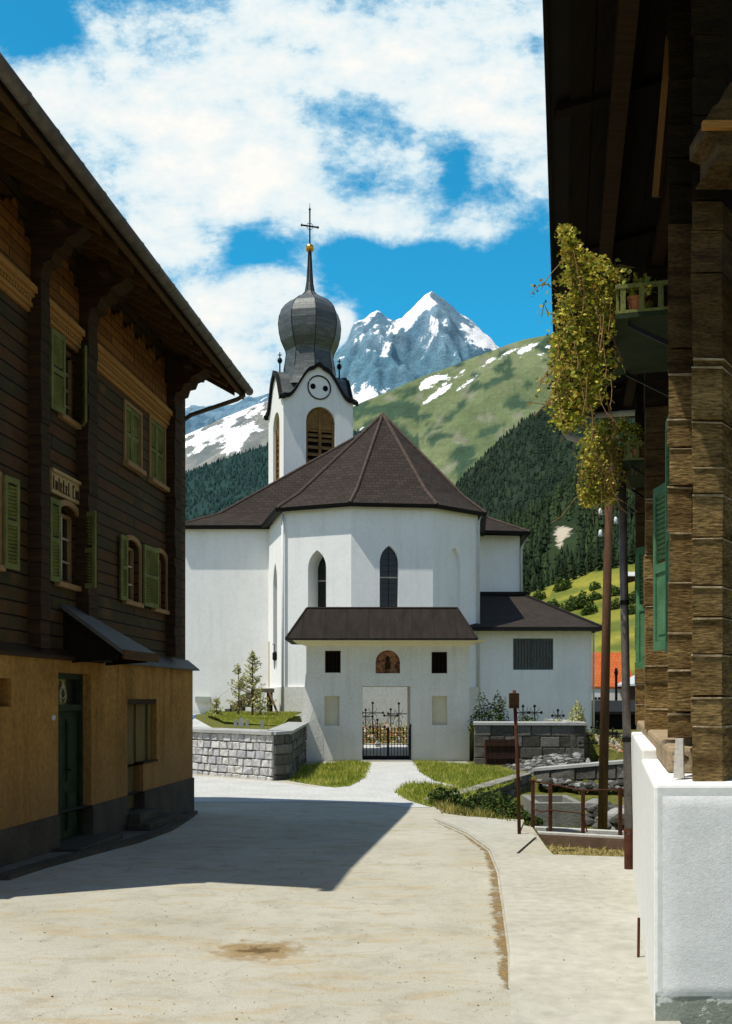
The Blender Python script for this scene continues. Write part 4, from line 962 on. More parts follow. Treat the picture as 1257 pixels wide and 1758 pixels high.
def blocks(m, fr, L, z0, zt0, zt1, rowh, wmin, wmax, jit, depth=.12):
    rnd = random.Random(int(L*100)); nr = max(1, round((min(zt0, zt1)-z0)/rowh))
    for i in range(nr):
        s_ = -.001
        while s_ < L:
            w_ = rnd.uniform(wmin, wmax)
            e = min(s_+w_, L)
            if L-e < wmin*.5: e = L
            za = [lerp(z0, lerp(zt0, zt1, q/L), i/nr) for q in (s_, e)]; zb = [lerp(z0, lerp(zt0, zt1, q/L), (i+1)/nr) for q in (s_, e)]
            g_ = .010; p = [rnd.uniform(0, jit) for _ in range(4)]; q = [rnd.uniform(-.012,.012) for _ in range(4)]
            c = .018
            base = [fr(s_+g_, .0, za[0]+g_+q[0]), fr(e-g_, .0, za[1]+g_+q[1]), fr(e-g_, .0, zb[1]-g_+q[2]), fr(s_+g_, .0, zb[0]-g_+q[3])]
            top = [fr(s_+g_+c, .022+p[0], za[0]+g_+c+q[0]), fr(e-g_-c, .022+p[1], za[1]+g_+c+q[1]), fr(e-g_-c, .022+p[2], zb[1]-g_-c+q[2]), fr(s_+g_+c, .022+p[3], zb[0]-g_-c+q[3])]
            rr = rnd.random(); i0 = len(m.v); m.v += base+top
            for fc in ((4,5,6,7),(0,1,5,4),(1,2,6,5),(2,3,7,6),(3,0,4,7)): m.f.append(tuple(i0+k for k in fc)); m.r.append(rr); m.m.append(0)
            s_ = e
def stone_wall(name, line, z0, z1, th, mat, label, cap_t=.07, capo=.05, capm=cap, cat='wall', bm_=None):
    root = thing(name, (line[0][0], line[0][1], 0), label, cat); m = MB(); k = MB(); bq = MB()
    zt = z1 if isinstance(z1, (list, tuple)) else [z1]*len(line)
    for i, (a, b) in enumerate(zip(line, line[1:])):
        fr = frame(a, (b[0]-a[0], b[1]-a[1])); L = math.hypot(b[0]-a[0], b[1]-a[1]); e = .0 if i == len(line)-2 else .0
        if bm_: blocks(bq, fr, L, z0, zt[i], zt[i+1], *bm_[1:])
        m.tri8([fr(0,.0,z0), fr(L,.0,z0), fr(L,-th,z0), fr(0,-th,z0), fr(0,-.001 if bm_ else -.03,zt[i]), fr(L,-.001 if bm_ else -.03,zt[i+1]), fr(L,-th,zt[i+1]), fr(0,-th,zt[i])])
        if cap_t: k.tri8([fr(-.02,capo,zt[i]-.002), fr(L+.02,capo,zt[i+1]-.002), fr(L+.02,-th-capo,zt[i+1]-.002+i*.003), fr(-.02,-th-capo,zt[i]-.002), fr(-.02,capo,zt[i]+cap_t), fr(L+.02,capo,zt[i+1]+cap_t), fr(L+.02,-th-capo,zt[i+1]+cap_t*1.3), fr(-.02,-th-capo,zt[i]+cap_t*1.3)])
    m.build('masonry', mortarM if bm_ else mat, root)
    if bm_: bq.build('stone_blocks', bm_[0], root)
    if cap_t: k.build('coping', capm, root)
    return root
stone_wall('retaining_wall', [(-10,32.2),(-5.05,27.6),(-2.33,25.0)], -.1, 1.16, .5, stoneW, 'pale grey block retaining wall along the road left of the gatehouse', .08, .10, bm_=(blkL,.20,.20,.40,.035))
stone_wall('retaining_wall', [(-2.325,24.995),(-1.975,25.36),(-2.0,32.6)], -.1, [1.17,1.19,1.22], .45, stoneD, 'dark side of block wall running back to the gatehouse corner', .07, .10, bm_=(blkD,.24,.3,.6,.03))
stone_wall('churchyard_wall', [(3.42,31.4),(6.85,31.0),(7.0,36)], -.5, 1.24, .45, stoneD, 'dark block wall right of the gatehouse with plants above its coping', .08, .10, bm_=(blkD,.33,.45,.75,.03))
stone_wall('bank_wall', [(1.42,19.9),(2.6,22.4),(4.4,26.45)], -.6, [.02,.03,.06], .22, rubble, 'low rough stone wall edging the grass bank beside the ditch', .035, .05, capm=M_noise('worn_edge_stones', (.16,.15,.12), (.50,.48,.42), 3.5, .9, .7, 10, fine=.3, dist=.04), bm_=(blkD,.2,.2,.45,.07))
stone_wall('roadside_wall', [(4.45,26.3),(6.6,24.9),(13.5,23.6)], -.7, [.15,.46,.5], .4, stoneD, 'dark stone wall behind the telegraph pole below the far lane', .07, .08, bm_=(blkD,.28,.35,.7,.05))

root = thing('rubble_heap', (5.5, 29, 0), 'heap of grey rubble stones at the foot of the churchyard wall', 'rubble')
st = MB()
def stone(m, x, y, z, r):
    n = 7; lay = []
    sx, sy, sz = r*random.uniform(.8,1.4), r*random.uniform(.8,1.3), r*random.uniform(.6,1.0); rr = random.random(); a0 = random.uniform(0, 6)
    for kk, (q, h) in enumerate([(.6,-.6),(1,-.1),(.85,.45),(.35,.8)]):
        i = len(m.v); lay.append(i)
        for j in range(n): t_ = a0+2*math.pi*j/n; jj = random.uniform(.82, 1.15); m.v.append((x+sx*q*jj*math.cos(t_), y+sy*q*jj*math.sin(t_), z+sz*h*random.uniform(.9,1.1)))
    for a, b in zip(lay, lay[1:]):
        for j in range(n): m.f.append((a+j, a+(j+1)%n, b+(j+1)%n, b+j)); m.r.append(rr); m.m.append(0)
    m.f.append(tuple(lay[-1]+j for j in range(n))); m.r.append(rr); m.m.append(0)
stoneMat = bpy.data.materials.new('field_stones'); stoneMat = M_leaf('field_stones', [(.03,.03,.025),(.07,.068,.06),(.13,.128,.12),(.30,.30,.28)], .9, 0)
for _ in range(420):
    px = random.uniform(868, 1002); tt_ = random.random(); Y = lerp(30.6, 27.0, tt_); X = (px-CX)/F*Y; r = random.uniform(.05,.13); stone(st, X, Y, -.12+.42*(1-tt_)*clamp((px-850)/90)+r*.2, r)
for _ in range(90):
    t_ = random.random(); X = lerp(4.5, 6.6, t_); Y = lerp(26.0, 24.7, t_)-random.uniform(0,.5); stone(st, X, Y, -.22+random.uniform(0,.2), random.uniform(.06,.13))
st.build('stones', stoneMat, root)
m = MB()
for _ in range(90):
    t_ = random.random(); X = lerp(4.4, 4.9, t_)+random.uniform(-.1,.3); Y = random.uniform(17.2, 19.5); stone(m, X+random.uniform(-.25,.25), Y, -.3+random.uniform(0,.30), random.uniform(.08,.2))
tag(m.build('stone_pile', stoneMat), 'pile of grey stones beside the foot of the telegraph pole', 'stones')
m = MB(); x0_, x1_, y_ = 3.12, 4.02, 18.3
m.box(x0_, x1_, y_, y_+.12, -.4, .16); m.box(x0_, x1_, y_+1.4, y_+1.52, -.4, .16); m.box(x0_, x0_+.12, y_+.12, y_+1.4, -.4, .157); m.box(x1_-.12, x1_, y_+.12, y_+1.4, -.4, .157); m.box(x0_+.12, x1_-.12, y_+.12, y_+1.4, -.3, -.05)
tag(m.build('water_trough', M_noise('mossy_concrete', (.20,.20,.17), (.34,.33,.29), 3, .9, .5, fine=.2), bevel=.012), 'grey concrete trough standing in the ditch behind the railing', 'trough')
# hatch leaning on the churchyard wall
m = MB(); x0_, x1_ = (832-CX)/F*30.9, (884-CX)/F*30.9
for i in range(6): m.box(lerp(x0_,x1_,i/6)+.005, lerp(x0_,x1_,(i+1)/6)-.005, 30.78, 30.84, .02, .80+.02*(i%2))
m.box(x0_, x1_, 30.74, 30.779, .2, .28); m.box(x0_, x1_, 30.74, 30.779, .6, .68)
tag(m.build('wooden_hatch', M_wood('old_red_brown_boards', (.035,.018,.012), (.07,.035,.02), False)), 'dark reddish board hatch leaning on the churchyard wall', 'hatch')
m = MB(); m.tube([P(833,1275,30.6), P(835,1312,30.6)], .04, 6); tag(m.build('wooden_stake', rust), 'short brown stake in front of the dark board hatch', 'stake')

def grass_patch(name, pts, zf, n, h, label, colr='grass', off=.02, mat=None):
    m = sheet(name, pts, None, off, .4, zf, mb=True); m.r = [.35]*len(m.f)
    xs = [p[0] for p in pts]; ys = [p[1] for p in pts]; k = 0
    while k < n:
        x, y = random.uniform(min(xs), max(xs)), random.uniform(min(ys), max(ys))
        nn_ = noise.noise(Vector((x*1.3, y*1.3, 0)))
        if not inpoly(x, y, pts): continue
        x += random.gauss(0, .05); y += random.gauss(0, .07)
        k += 1; z = zf(x, y)+off-.005; a = random.uniform(0, 6.28); l = h*random.uniform(.4, 1.3)*(1+nn_*.6); w_ = .007+.008*random.random(); b = Vector((random.gauss(0,.35), random.gauss(0,.35), 1))*l
        A = Vector((x, y, z)); q = Vector((math.cos(a), math.sin(a), 0))*w_
        m.face([A-q, A+q, A+b], clamp(.45+nn_*.5+random.gauss(0,.2)))
    return tag(m.build(name, mat or grassB), label, 'grass', None, 'stuff')
grassB = M_leaf('grass_blades', [(.08,.12,.015),(.19,.24,.03),(.31,.34,.045),(.48,.46,.09),(.62,.54,.18)], .8, .3)
gp1 = [G(*p)[:2] for p in [(480,1338),(520,1345),(575,1353),(602,1350),(626,1336),(635,1311),(600,1308),(513,1317)]]
grass_patch('grass', gp1, near, 7000, .10, 'patch of grass at the foot of the gatehouse, left of the path')
gp2 = [G(*p)[:2] for p in [(711,1308),(724,1328),(747,1342),(800,1353),(770,1353),(739,1346),(697,1347),(681,1362),(700,1374),(739,1386),(800,1372),(862,1352),(905,1333),(880,1325),(810,1314)]]
grass_patch('grass', gp2, near, 12000, .10, 'grass bank right of the gatehouse path, edged by the low stone wall')
gp3 = [(1.25,19.6),(1.45,17.9),(2.4,16.2),(2.75,15.6),(3.0,17.2),(2.6,19.4),(2.2,20.6)]
grass_patch('grass', gp3, gz, 5000, .13, 'yellowish weeds at the road edge below the bushes', mat=M_leaf('dry_grass', [(.08,.10,.02),(.20,.20,.04),(.42,.34,.10),(.5,.42,.16)], .85, .2))
grass_patch('grass', [(2.1,12.4),(2.5,13.9),(2.8,15.0),(3.9,14.6),(4.4,12.4)], gz, 2500, .05, 'dry grass in the sunken strip in front of the railing', mat=M_leaf('dry_grass_strip', [(.12,.12,.03),(.35,.27,.10),(.48,.38,.16)], .9, .1))
grass_patch('grass', [(2.9,15.8),(3.0,18.2),(4.5,18.2),(6.5,17),(5.5,15.3)], gz, 3000, .10, 'grass growing in the ditch behind the railing')
# churchyard lawns and paths
gp5 = [(-6.6,41),(-6.2,38.5),(-4.75,33.0),(-2.7,31.6),(-2.65,40)]
sheet('churchyard_path', [(-9,44.9),(-9,33),(-4.9,28.2),(-2.6,26.4),(-2.4,28.8),(-4.7,30.3),(-6.5,37.6),(-7.4,41),(-7.4,44.9)], pathM, .015)
grass_patch('grass', gp5, lambda x, y: gz(x,y)+.12*sstep(31.5,34,y), 16000, .07, 'small churchyard lawn behind the pale retaining wall')
sheet('gate_path', [(-.5,33.95),(2.6,33.95),(2.2,36.4),(-.3,36.4)], pathM, .012)
sheet('lane', [(7.3,24.5),(15,24.3),(22,26),(22,29.2),(7.4,28.2)], pathM, .012)
# bushes
leafG = M_leaf('bush_leaves', [(.012,.028,.006),(.035,.065,.012),(.075,.12,.02),(.15,.19,.035)], .7, .2)
leafY = M_leaf('pale_bush_leaves', [(.16,.18,.04),(.36,.38,.10),(.60,.58,.24),(.78,.72,.42)], .7, .3)
def bush(name, x, y, z, rx, ry, rz, n, size, mat, label, group=None, cat='bush', up=0.0):
    m = MB(); t0 = thing(name, (x, y, z), label, cat, group)
    b = MB()
    for i in range(5):
        a = random.uniform(0, 6.28); tip = (x+rx*.7*math.cos(a), y+ry*.7*math.sin(a), z+rz*random.uniform(.6,1.3)); b.tube([(x,y,z-.05), (lerp(x,tip[0],.4), lerp(y,tip[1],.4), lerp(z,tip[2],.6)), tip], [.02,.012,.005], 5)
    b.build('stems', bark, t0)
    for _ in range(n):
        while True:
            p = Vector((random.uniform(-1,1), random.uniform(-1,1), random.uniform(0,1)))
            if .15 < p.length < 1 and noise.noise(Vector((x+p.x*2.2, y+p.y*2.2, p.z*2.2)))+.28 > 0: break
        k = 1+.35*noise.noise(Vector((x*3+p.x*1.5, p.y*1.5, p.z*1.5))); m.leaf((x+p.x*rx*k, y+p.y*ry*k, z+p.z*rz*k*1.2), size)
    m.build('foliage', mat, t0); return t0
for i, (px, Y, r, h, lb) in enumerate([(762,19.5,.30,.30,'leftmost low bush at the road edge below the grass bank'),(795,19.2,.38,.42,'low dark bush beside the road, second from the left'),(822,19.6,.35,.52,'rounded dark bush in the middle of the row under the bank'),(852,19.0,.36,.50,'dark bush right of the middle of the row under the bank'),(880,18.6,.32,.42,'dark bush just left of the iron signpost'),(905,18.2,.28,.30,'small bush between the signpost and the railing')]):
    X = (px-CX)/F*Y; bush('bush', X, Y, gz(X,Y)-.02, r*1.2, r, h, 1500, .055, leafG, lb, 'bushes along the foot of the grass bank')
for (px, Y, rx, h, lb, mt) in [(832,32.6,.55,.95,'tall leafy shrub behind the churchyard wall, nearest the gatehouse',leafG),(856,32.4,.40,1.0,'upright bushy shrub behind the churchyard wall left of the signpost',leafG),(905,32.3,.38,.45,'low dark shrub on the grave behind the churchyard wall right of the signpost',leafG),(958,32.2,.25,.32,'small flowering plant in the middle of the churchyard wall top',leafY),(992,32.2,.32,.75,'thin open shrub at the right end of the churchyard wall',leafY)]:
    X = (px-CX)/F*Y; bush('shrub', X, Y, 1.0, rx, .4, h, 900 if h > .5 else 500, .07, mt, lb)
bush('shrub', (447-CX)/F*37.5, 37.5, 1.3, .35, .3, .95, 500, .08, leafY, 'light green shrub under the churchyard steps', None)
# young larch
def larch(x, y, z, h, rmax, label, n=85):
    t0 = thing('young_larch', (x, y, z), label, 'tree'); tr_ = MB(); tr_.tube([(x,y,z),(x+.03,y,z+h*.5),(x,y,z+h)], [.05,.03,.008], 6)
    fo = MB()
    for i in range(n):
        t_ = random.random()**.8; zz = z+h*(.12+.86*t_); L = rmax*(1-t_)**.8*random.uniform(.5, 1.1)+.04; a = random.uniform(0, 6.283)
        tip = Vector((x+L*math.cos(a), y+L*math.sin(a), zz+L*.35)); A = Vector((x, y, zz-.06)); tr_.tube([A, A.lerp(tip,.5)-Vector((0,0,.02)), tip], [.012,.008,.003], 4, False)
        for k in range(16):
            q = A.lerp(tip, random.uniform(.25,1.05)); fo.leaf(q+Vector((random.gauss(0,.03),random.gauss(0,.03),random.gauss(0,.025))), .065)
    tr_.build('trunk', bark, t0); fo.build('foliage', leafY, t0); return t0
larch((433-CX)/F*36.6, 36.6, 1.28, 2.6, .85, 'taller young larch in front of the church steps')
larch((409-CX)/F*36.9, 36.9, 1.28, 2.1, .60, 'shorter young larch left of the taller one', 45)
larch((371-CX)/F*36.5, 36.5, 1.20, .95, .30, 'tiny larch at the foot of the church steps', 26)
# steps up to the church door
stp = thing('outdoor_steps', (-6.2, 40, 1.2), 'brown flight of steps climbing beside the white church wall', 'steps')
m = MB(); n_ = 8; A = Vector(P(368,1238,40)); B = Vector(P(440,1182,40))
for i in range(n_):
    x0_ = lerp(A.x, B.x, i/n_); x1_ = lerp(A.x, B.x, (i+1)/n_); z = lerp(A.z, B.z, (i+1)/n_); m.box(x0_, x1_+.06, 40, 41.2, z-.42, z)
m.box(B.x, B.x+.62, 40.001, 41.199, B.z-.16, B.z+.003); m.build('treads', M_noise('weathered_steps', (.13,.10,.07), (.24,.19,.13), 4, .9, .4), stp)
m = MB(); m.box(B.x+.42, B.x+.56, 40.02, 40.16, 1.1, B.z-.16); m.box(B.x+.42, B.x+.56, 41.0, 41.14, 1.1, B.z-.16); m.build('post', woodPost, stp)
m = MB(); m.tube([P(374,1198,39.95), P(410,1170,39.95)], .012, 5); m.tube([P(376,1198,39.95), P(376,1236,39.95)], .012, 5); m.build('handrail', M_flat('pale_rail', (.6,.6,.58)), stp)
m = MB(); m.tube([P(463,1190,38), P(484,1243,36)], .045, 6); tag(m.build('leaning_pole', bark), 'thin dark pole leaning beside the church downpipe', 'pole')
m = MB(); y_ = 44.95; a, b = P(335,1196,y_), P(360,1206,y_); m.box(a[0], b[0], y_, y_+.24, b[2], a[2]); pl_ = tag(m.build('wall_plaque', M_noise('plaque', (.40,.42,.36), (.48,.5,.44), 4, .6, .2)), 'small grey plaque fixed on the white church wall', 'plaque')
m = MB(); m.tube([P(325,1238,34), P(336,1228,34)], .05, 6); tag(m.build('blue_pipe', M_flat('blue_paint', (.15,.3,.6))), 'short blue pipe lying on the path behind the pale wall', 'pipe')
# small white grave markers
for i, (px, Y, lb) in enumerate([(404,31.5,'leftmost of the small white grave markers on the lawn'),(414,31.2,'larger white grave marker on the lawn'),(424,31.4,'thin white grave marker between its neighbours on the lawn'),(450,30.6,'white grave marker nearest the wall corner')]):
    X = (px-CX)/F*Y; m = MB(); w2 = .05+.03*(i==1); m.extr([(X-w2,Y,1.15),(X+w2,Y,1.15),(X+w2,Y,1.36+.05*(i==1)),(X+w2*.5,Y,1.42+.05*(i==1)),(X-w2*.5,Y,1.42+.05*(i==1)),(X-w2,Y,1.36)], (0,.06,0)); tag(m.build('grave_marker', cap), lb, 'grave marker', 'white grave markers on the lawn')
# wrought iron grave crosses
def cross(x, y, z, h, label, group='wrought iron grave crosses', rz=0, mat=iron):
    t0 = thing('grave_cross', (x, y, z), label, 'grave cross', group)
    m = MB(); m.lathe(x, y, [(.10,z-.1),(.09,z+.12),(.05,z+.2),(.03,z+.24)], 6); m.build('stone_foot', cap, t0)
    m = MB(); m.tube([(x,y,z+.2),(x,y,z+h)], .022, 6); za = z+h*.74; a = h*.27
    m.tube([(x-a,y,za),(x+a,y,za)], .020, 6)
    for p in ((x-a,za),(x+a,za),(x,z+h)):
        m.lathe(p[0], y, [(.01,p[1]-.05),(.05,p[1]-.01),(.05,p[1]+.02),(.01,p[1]+.06)], 6)
    m.build('cross', mat, t0)
    m = MB()
    for sx in (-1,1):
        for sz in (-1,1):
            m.tube([(x+sx*(.03+.12*math.sin(k*.35)), y, za+sz*(.03+.12*(1-math.cos(k*.35)))) for k in range(6)], .008, 4, False)
        m.tube([(x+sx*(.02+.09*math.sin(k*.5)), y, z+h*.45+.05*k-.1) for k in range(7)], .009, 4, False)
    m.build('scrollwork', mat, t0); return t0
flowM = M_leaf('grave_flowers', [(.06,.09,.015),(.20,.23,.05),(.45,.40,.12),(.62,.50,.30),(.60,.12,.08),(.8,.75,.6)], .7, .2)
for (px, Y, pt, lb) in [(640,37.0,1207,'tall iron grave cross seen through the gate, left pair'),(628,38.2,1219,'iron grave cross at the left jamb of the gateway'),(671,38.6,1218,'iron grave cross in the middle of the gateway'),(685,36.6,1208,'tall iron grave cross seen through the gate, right pair'),(648,35.8,1236,'short iron grave cross low behind the gate')]:
    X = (px-CX)/F*Y; z = gz(X, Y); cross(X, Y, z, EYE-(pt-HY)/F*Y-z, lb)
def flowers(x0_, x1_, y0_, y1_, n, label, h=.45):
    m = MB()
    for _ in range(n):
        x, y = random.uniform(x0_, x1_), random.uniform(y0_, y1_); m.leaf((x, y, gz(x,y)+random.random()**1.5*h*(1+noise.noise(Vector((x*2,y*2,0))))), .085)
    return tag(m.build('flower_bed', flowM), label, 'flowers', None, 'stuff')
flowers(-1.2, 3.2, 36.3, 38.8, 2600, 'yellow and pink grave flowers behind the iron gate')
flowers(7.4, 12.5, 28.6, 33, 2200, 'grave flowers beside the lane at the right of the church', .35)
for (px, Y, pt, lb) in [(998,31.6,1246,'leftmost dark grave cross right of the churchyard wall'),(1010,30.6,1262,'dark grave cross left of the telegraph pole'),(1052,33.5,1252,'dark grave cross between the two poles'),(1059,31.0,1258,'dark grave cross nearest the metal pole'),(1025,35.5,1240,'far grave cross behind the telegraph pole')]:
    X = (px-CX)/F*Y; z = gz(X, Y); cross(X, Y, z, EYE-(pt-HY)/F*Y-z, lb)
for (px, lb) in [(898,'slim grave cross on the churchyard wall right of the signpost'),(918,'second slim grave cross above the churchyard wall'),(958,'small grave cross above the middle of the churchyard wall')]:
    X = (px-CX)/F*32.8; cross(X, 32.8, 1.0, .82 if px < 950 else .68, lb)

# ------------------------------------------------------------------ railing, posts, poles
rl = thing('iron_railing', (2.7, 15.4, 0), 'rusty low railing of posts and rails over the culvert edge', 'railing')
ra, rb = Vector((2.62,15.5,0)), Vector((3.86,14.92,0))
posts = []
for px, pt, pb in ((915,1338,1428),(945,1345,1430),(1001,1356,1436),(1065,1352,1446)):
    u_ = (px-CX)/F; t_ = (u_*ra.y-ra.x)/((rb.x-ra.x)-u_*(rb.y-ra.y)); p = ra.lerp(rb, t_); Y = p.y
    z1_ = EYE-(pt-HY)/F*Y; z0_ = EYE-(pb-HY)/F*Y; posts.append((p, z0_, z1_)); m = MB(); m.box(p.x-.026, p.x+.026, p.y-.025, p.y+.025, z0_-.08, z1_); m.build('post', rust, rl)
m = MB(); m.tube([(posts[0][0].x-.06, posts[0][0].y, posts[0][2]-.01)]+[(p.x,p.y,max(z-.01, .62)) for p,_,z in posts[1:3]]+[(posts[3][0].x+.08, posts[3][0].y, posts[3][2]-.03)], .014, 6); m.build('rail', rust, rl)
m = MB(); m.tube([(posts[0][0].x, posts[0][0].y-.03, .36), ((posts[0][0].x+posts[1][0].x)/2, posts[0][0].y-.12, .33), (posts[1][0].x, posts[1][0].y-.03, .36), (posts[2][0].x, posts[2][0].y-.03, .33), (posts[2][0].x+.05, posts[2][0].y-.05, .05)], .012, 6); m.build('rail', rust, rl)
m = MB(); fr = frame((2.45,15.50), (1.75,-.75)); L = 1.75
m.fbox(fr, 0, L, 0, .10, -.4, .03); m.fbox(fr, 0, L, -.42, -.30, -.4, .05); cb_ = thing('culvert_edge', (2.45,15.5,0), 'pair of low concrete beams under the railing', 'culvert'); m.build('beam', concrete, cb_, bevel=.01)
m = MB(); m.fbox(fr, .1, L, .102, .13, -.35, -.005); m.build('face', M_noise('brown_stained_concrete', (.14,.09,.06), (.22,.15,.10), 4, .9, .4), cb_)
x, y, z = G(892, 1436); sp_ = thing('iron_signpost', (x, y, z), 'thin rusty signpost with a small box near its top, beside the road', 'signpost')
top = P(883, 1185, y); m = MB(); m.tube([(x,y,z-.05),(lerp(x,top[0],.5)+.01,y,1.2),top], .026, 8); m.build('post', rust, sp_, smooth=True)
a, b = P(873,1190,y), P(890,1216,y); m = MB(); m.box(a[0], b[0], y-.09, y-.035, b[2], a[2]); m.box(a[0]+.03, b[0]-.03, y-.035, y-.02, b[2]+.04, a[2]-.04); m.build('sign_box', woodPost, sp_, bevel=.008)
x, y, z = G(1080, 1497); mp_ = thing('metal_pole', (x, y, z), 'tall grey metal pole with a dark sleeve at its foot, beside the white wall', 'pole')
tp = P(1067, 770, y-.2); m = MB(); m.tube([(x,y,z+.3),(lerp(x,tp[0],.5),lerp(y,tp[1],.5),2.6),(tp[0],tp[1],tp[2])], .044, 10); m.build('shaft', zink, mp_, smooth=True)
m = MB(); m.tube([(x,y,z-.05),(x-.003,y,z+.47)], .050, 10); m.tube([(x-.003,y,z+.44),(x-.003,y,z+.475)], .056, 10); m.build('sleeve', rust, mp_)
m = MB(); 
for zz in (1.62, 3.1): m.tube([(lerp(x,tp[0],zz/5),lerp(y,tp[1],zz/5),zz),(lerp(x,tp[0],zz/5),lerp(y,tp[1],zz/5),zz+.05)], .05, 10)
m.build('clamp', iron, mp_)
y = 16.8; a, b = P(1034,1412,y), P(1049,690,y); tpole = thing('telegraph_pole', (a[0],y,a[2]), 'reddish wooden telegraph pole with white insulators standing in the ditch', 'telegraph pole')
m = MB(); m.tube([(a[0],y,a[2]-.35),(lerp(a[0],b[0],.5),y,lerp(a[2],b[2],.5)),b], [.082,.072,.062], 10); m.build('shaft', poleW, tpole, smooth=True)
for px, py, sd in ((1057,852,1),(1031,878,-1),(1057,893,1),(1031,915,-1)):
    p = Vector(P(px, py, y-.02)); pc = Vector(P(1045.5-(py-850)*.02, py+6, y)); m = MB(); m.tube([pc, Vector((p.x,p.y,p.z-.10)), Vector((p.x,p.y,p.z))], .012, 5); ia = m.build('insulator_arm', iron, tpole)
    m = MB(); m.lathe(p.x, p.y, [(.02,p.z-.06),(.038,p.z-.05),(.03,p.z-.01),(.034,p.z+.015),(.024,p.z+.04),(.012,p.z+.055)], 10); m.build('insulator', porc, ia, smooth=True)

# ------------------------------------------------------------------ RIGHT HOUSE
HRf = frame((1.82, 6.0), (-.24, -.971))
def rs(Y): return -(Y-6.0)/.971
def Rf(Y, n, z): return HRf(rs(Y), n, z)          # plan position along the street side at depth Y
rh = thing('log_house', (1.9, 6, 0), 'tall weathered log house with flower shelves above a white plinth, right edge', 'house')
# white plinth
pA, pB, pC = (1.60,5.5), (2.1685,7.8), (3.12,11.65)
m = MB(); m.prism([(1.60,5.5),(4.80,5.5),(4.9,7.8),(2.1685,7.8)], -.2, 1.62); m.build('plinth_front', plastS, rh, bevel=.02)
m = MB(); m.prism([(2.172,7.803),(6,7.803),(6.9,11.65),(3.12,11.65)], -.2, 1.70); m.build('plinth_rear', plastS, rh, bevel=.02)
# rough panel on the front face, framed by the smooth border
m = MB()
nx_, nz_ = 60, 34
for i in range(nx_+1):
    for j in range(nz_+1):
        x = lerp(1.645, 4.78, i/nx_); z = lerp(.44, 1.555, j/nz_); e = 0 if i in (0,nx_) or j in (0,nz_) else 1
        m.v.append((x+.0, 5.494+(x-1.6)*.0-.010*e-.004*e*noise.noise(Vector((x*6,z*6,1))), z))
for i in range(nx_):
    for j in range(nz_):
        a = i*(nz_+1)+j; m.f.append((a, a+nz_+1, a+nz_+2, a+1)); m.r.append(.5); m.m.append(0)
m.build('render_panel', plastR, rh, smooth=True)
mm, tt, bb, tk = base_mat('broken_render'); n_ = tt.noise(tk.outputs['Object'], 7, 6, .6); f_ = tt.math('MULTIPLY_ADD', n_, 26, -14.4, cl=True)
tt.l.new(tt.mix(f_, tt.mix(tt.noise(tk.outputs['Object'], 60), (.24,.26,.20), (.36,.38,.32)), (.66,.66,.60)), bb.inputs[0]); bb.inputs['Roughness'].default_value = .95
tt.l.new(tt.node('ShaderNodeBump', {'Height': tt.math('ADD', f_, tt.noise(tk.outputs['Object'], 50)), 'Strength': .35, 'Distance': .01}).outputs[0], bb.inputs['Normal'])
m = MB(); top_ = []; N = 40
for i in range(N+1):
    x = lerp(1.605, 4.78, i/N); top_.append((x, .47+.025*noise.noise(Vector((x*3,0,0)))+.02*noise.noise(Vector((x*11,0,0)))))
for (xa, za), (xb, zb2) in zip(top_, top_[1:]): m.face([(xa,5.4925+(xa-1.6)*.0,.1),(xb,5.4925+(xb-1.6)*.0,.1),(xb,5.4925+(xb-1.6)*.0,zb2),(xa,5.4925+(xa-1.6)*.0,za)], .5)
m.build('broken_render', mm, rh)
m = MB(); p = Rf(6.9,.14,0); m.tube([(p[0],p[1],.22),(p[0]+.004,p[1],.56)], .010, 6); m.build('iron_rod', rust, rh)
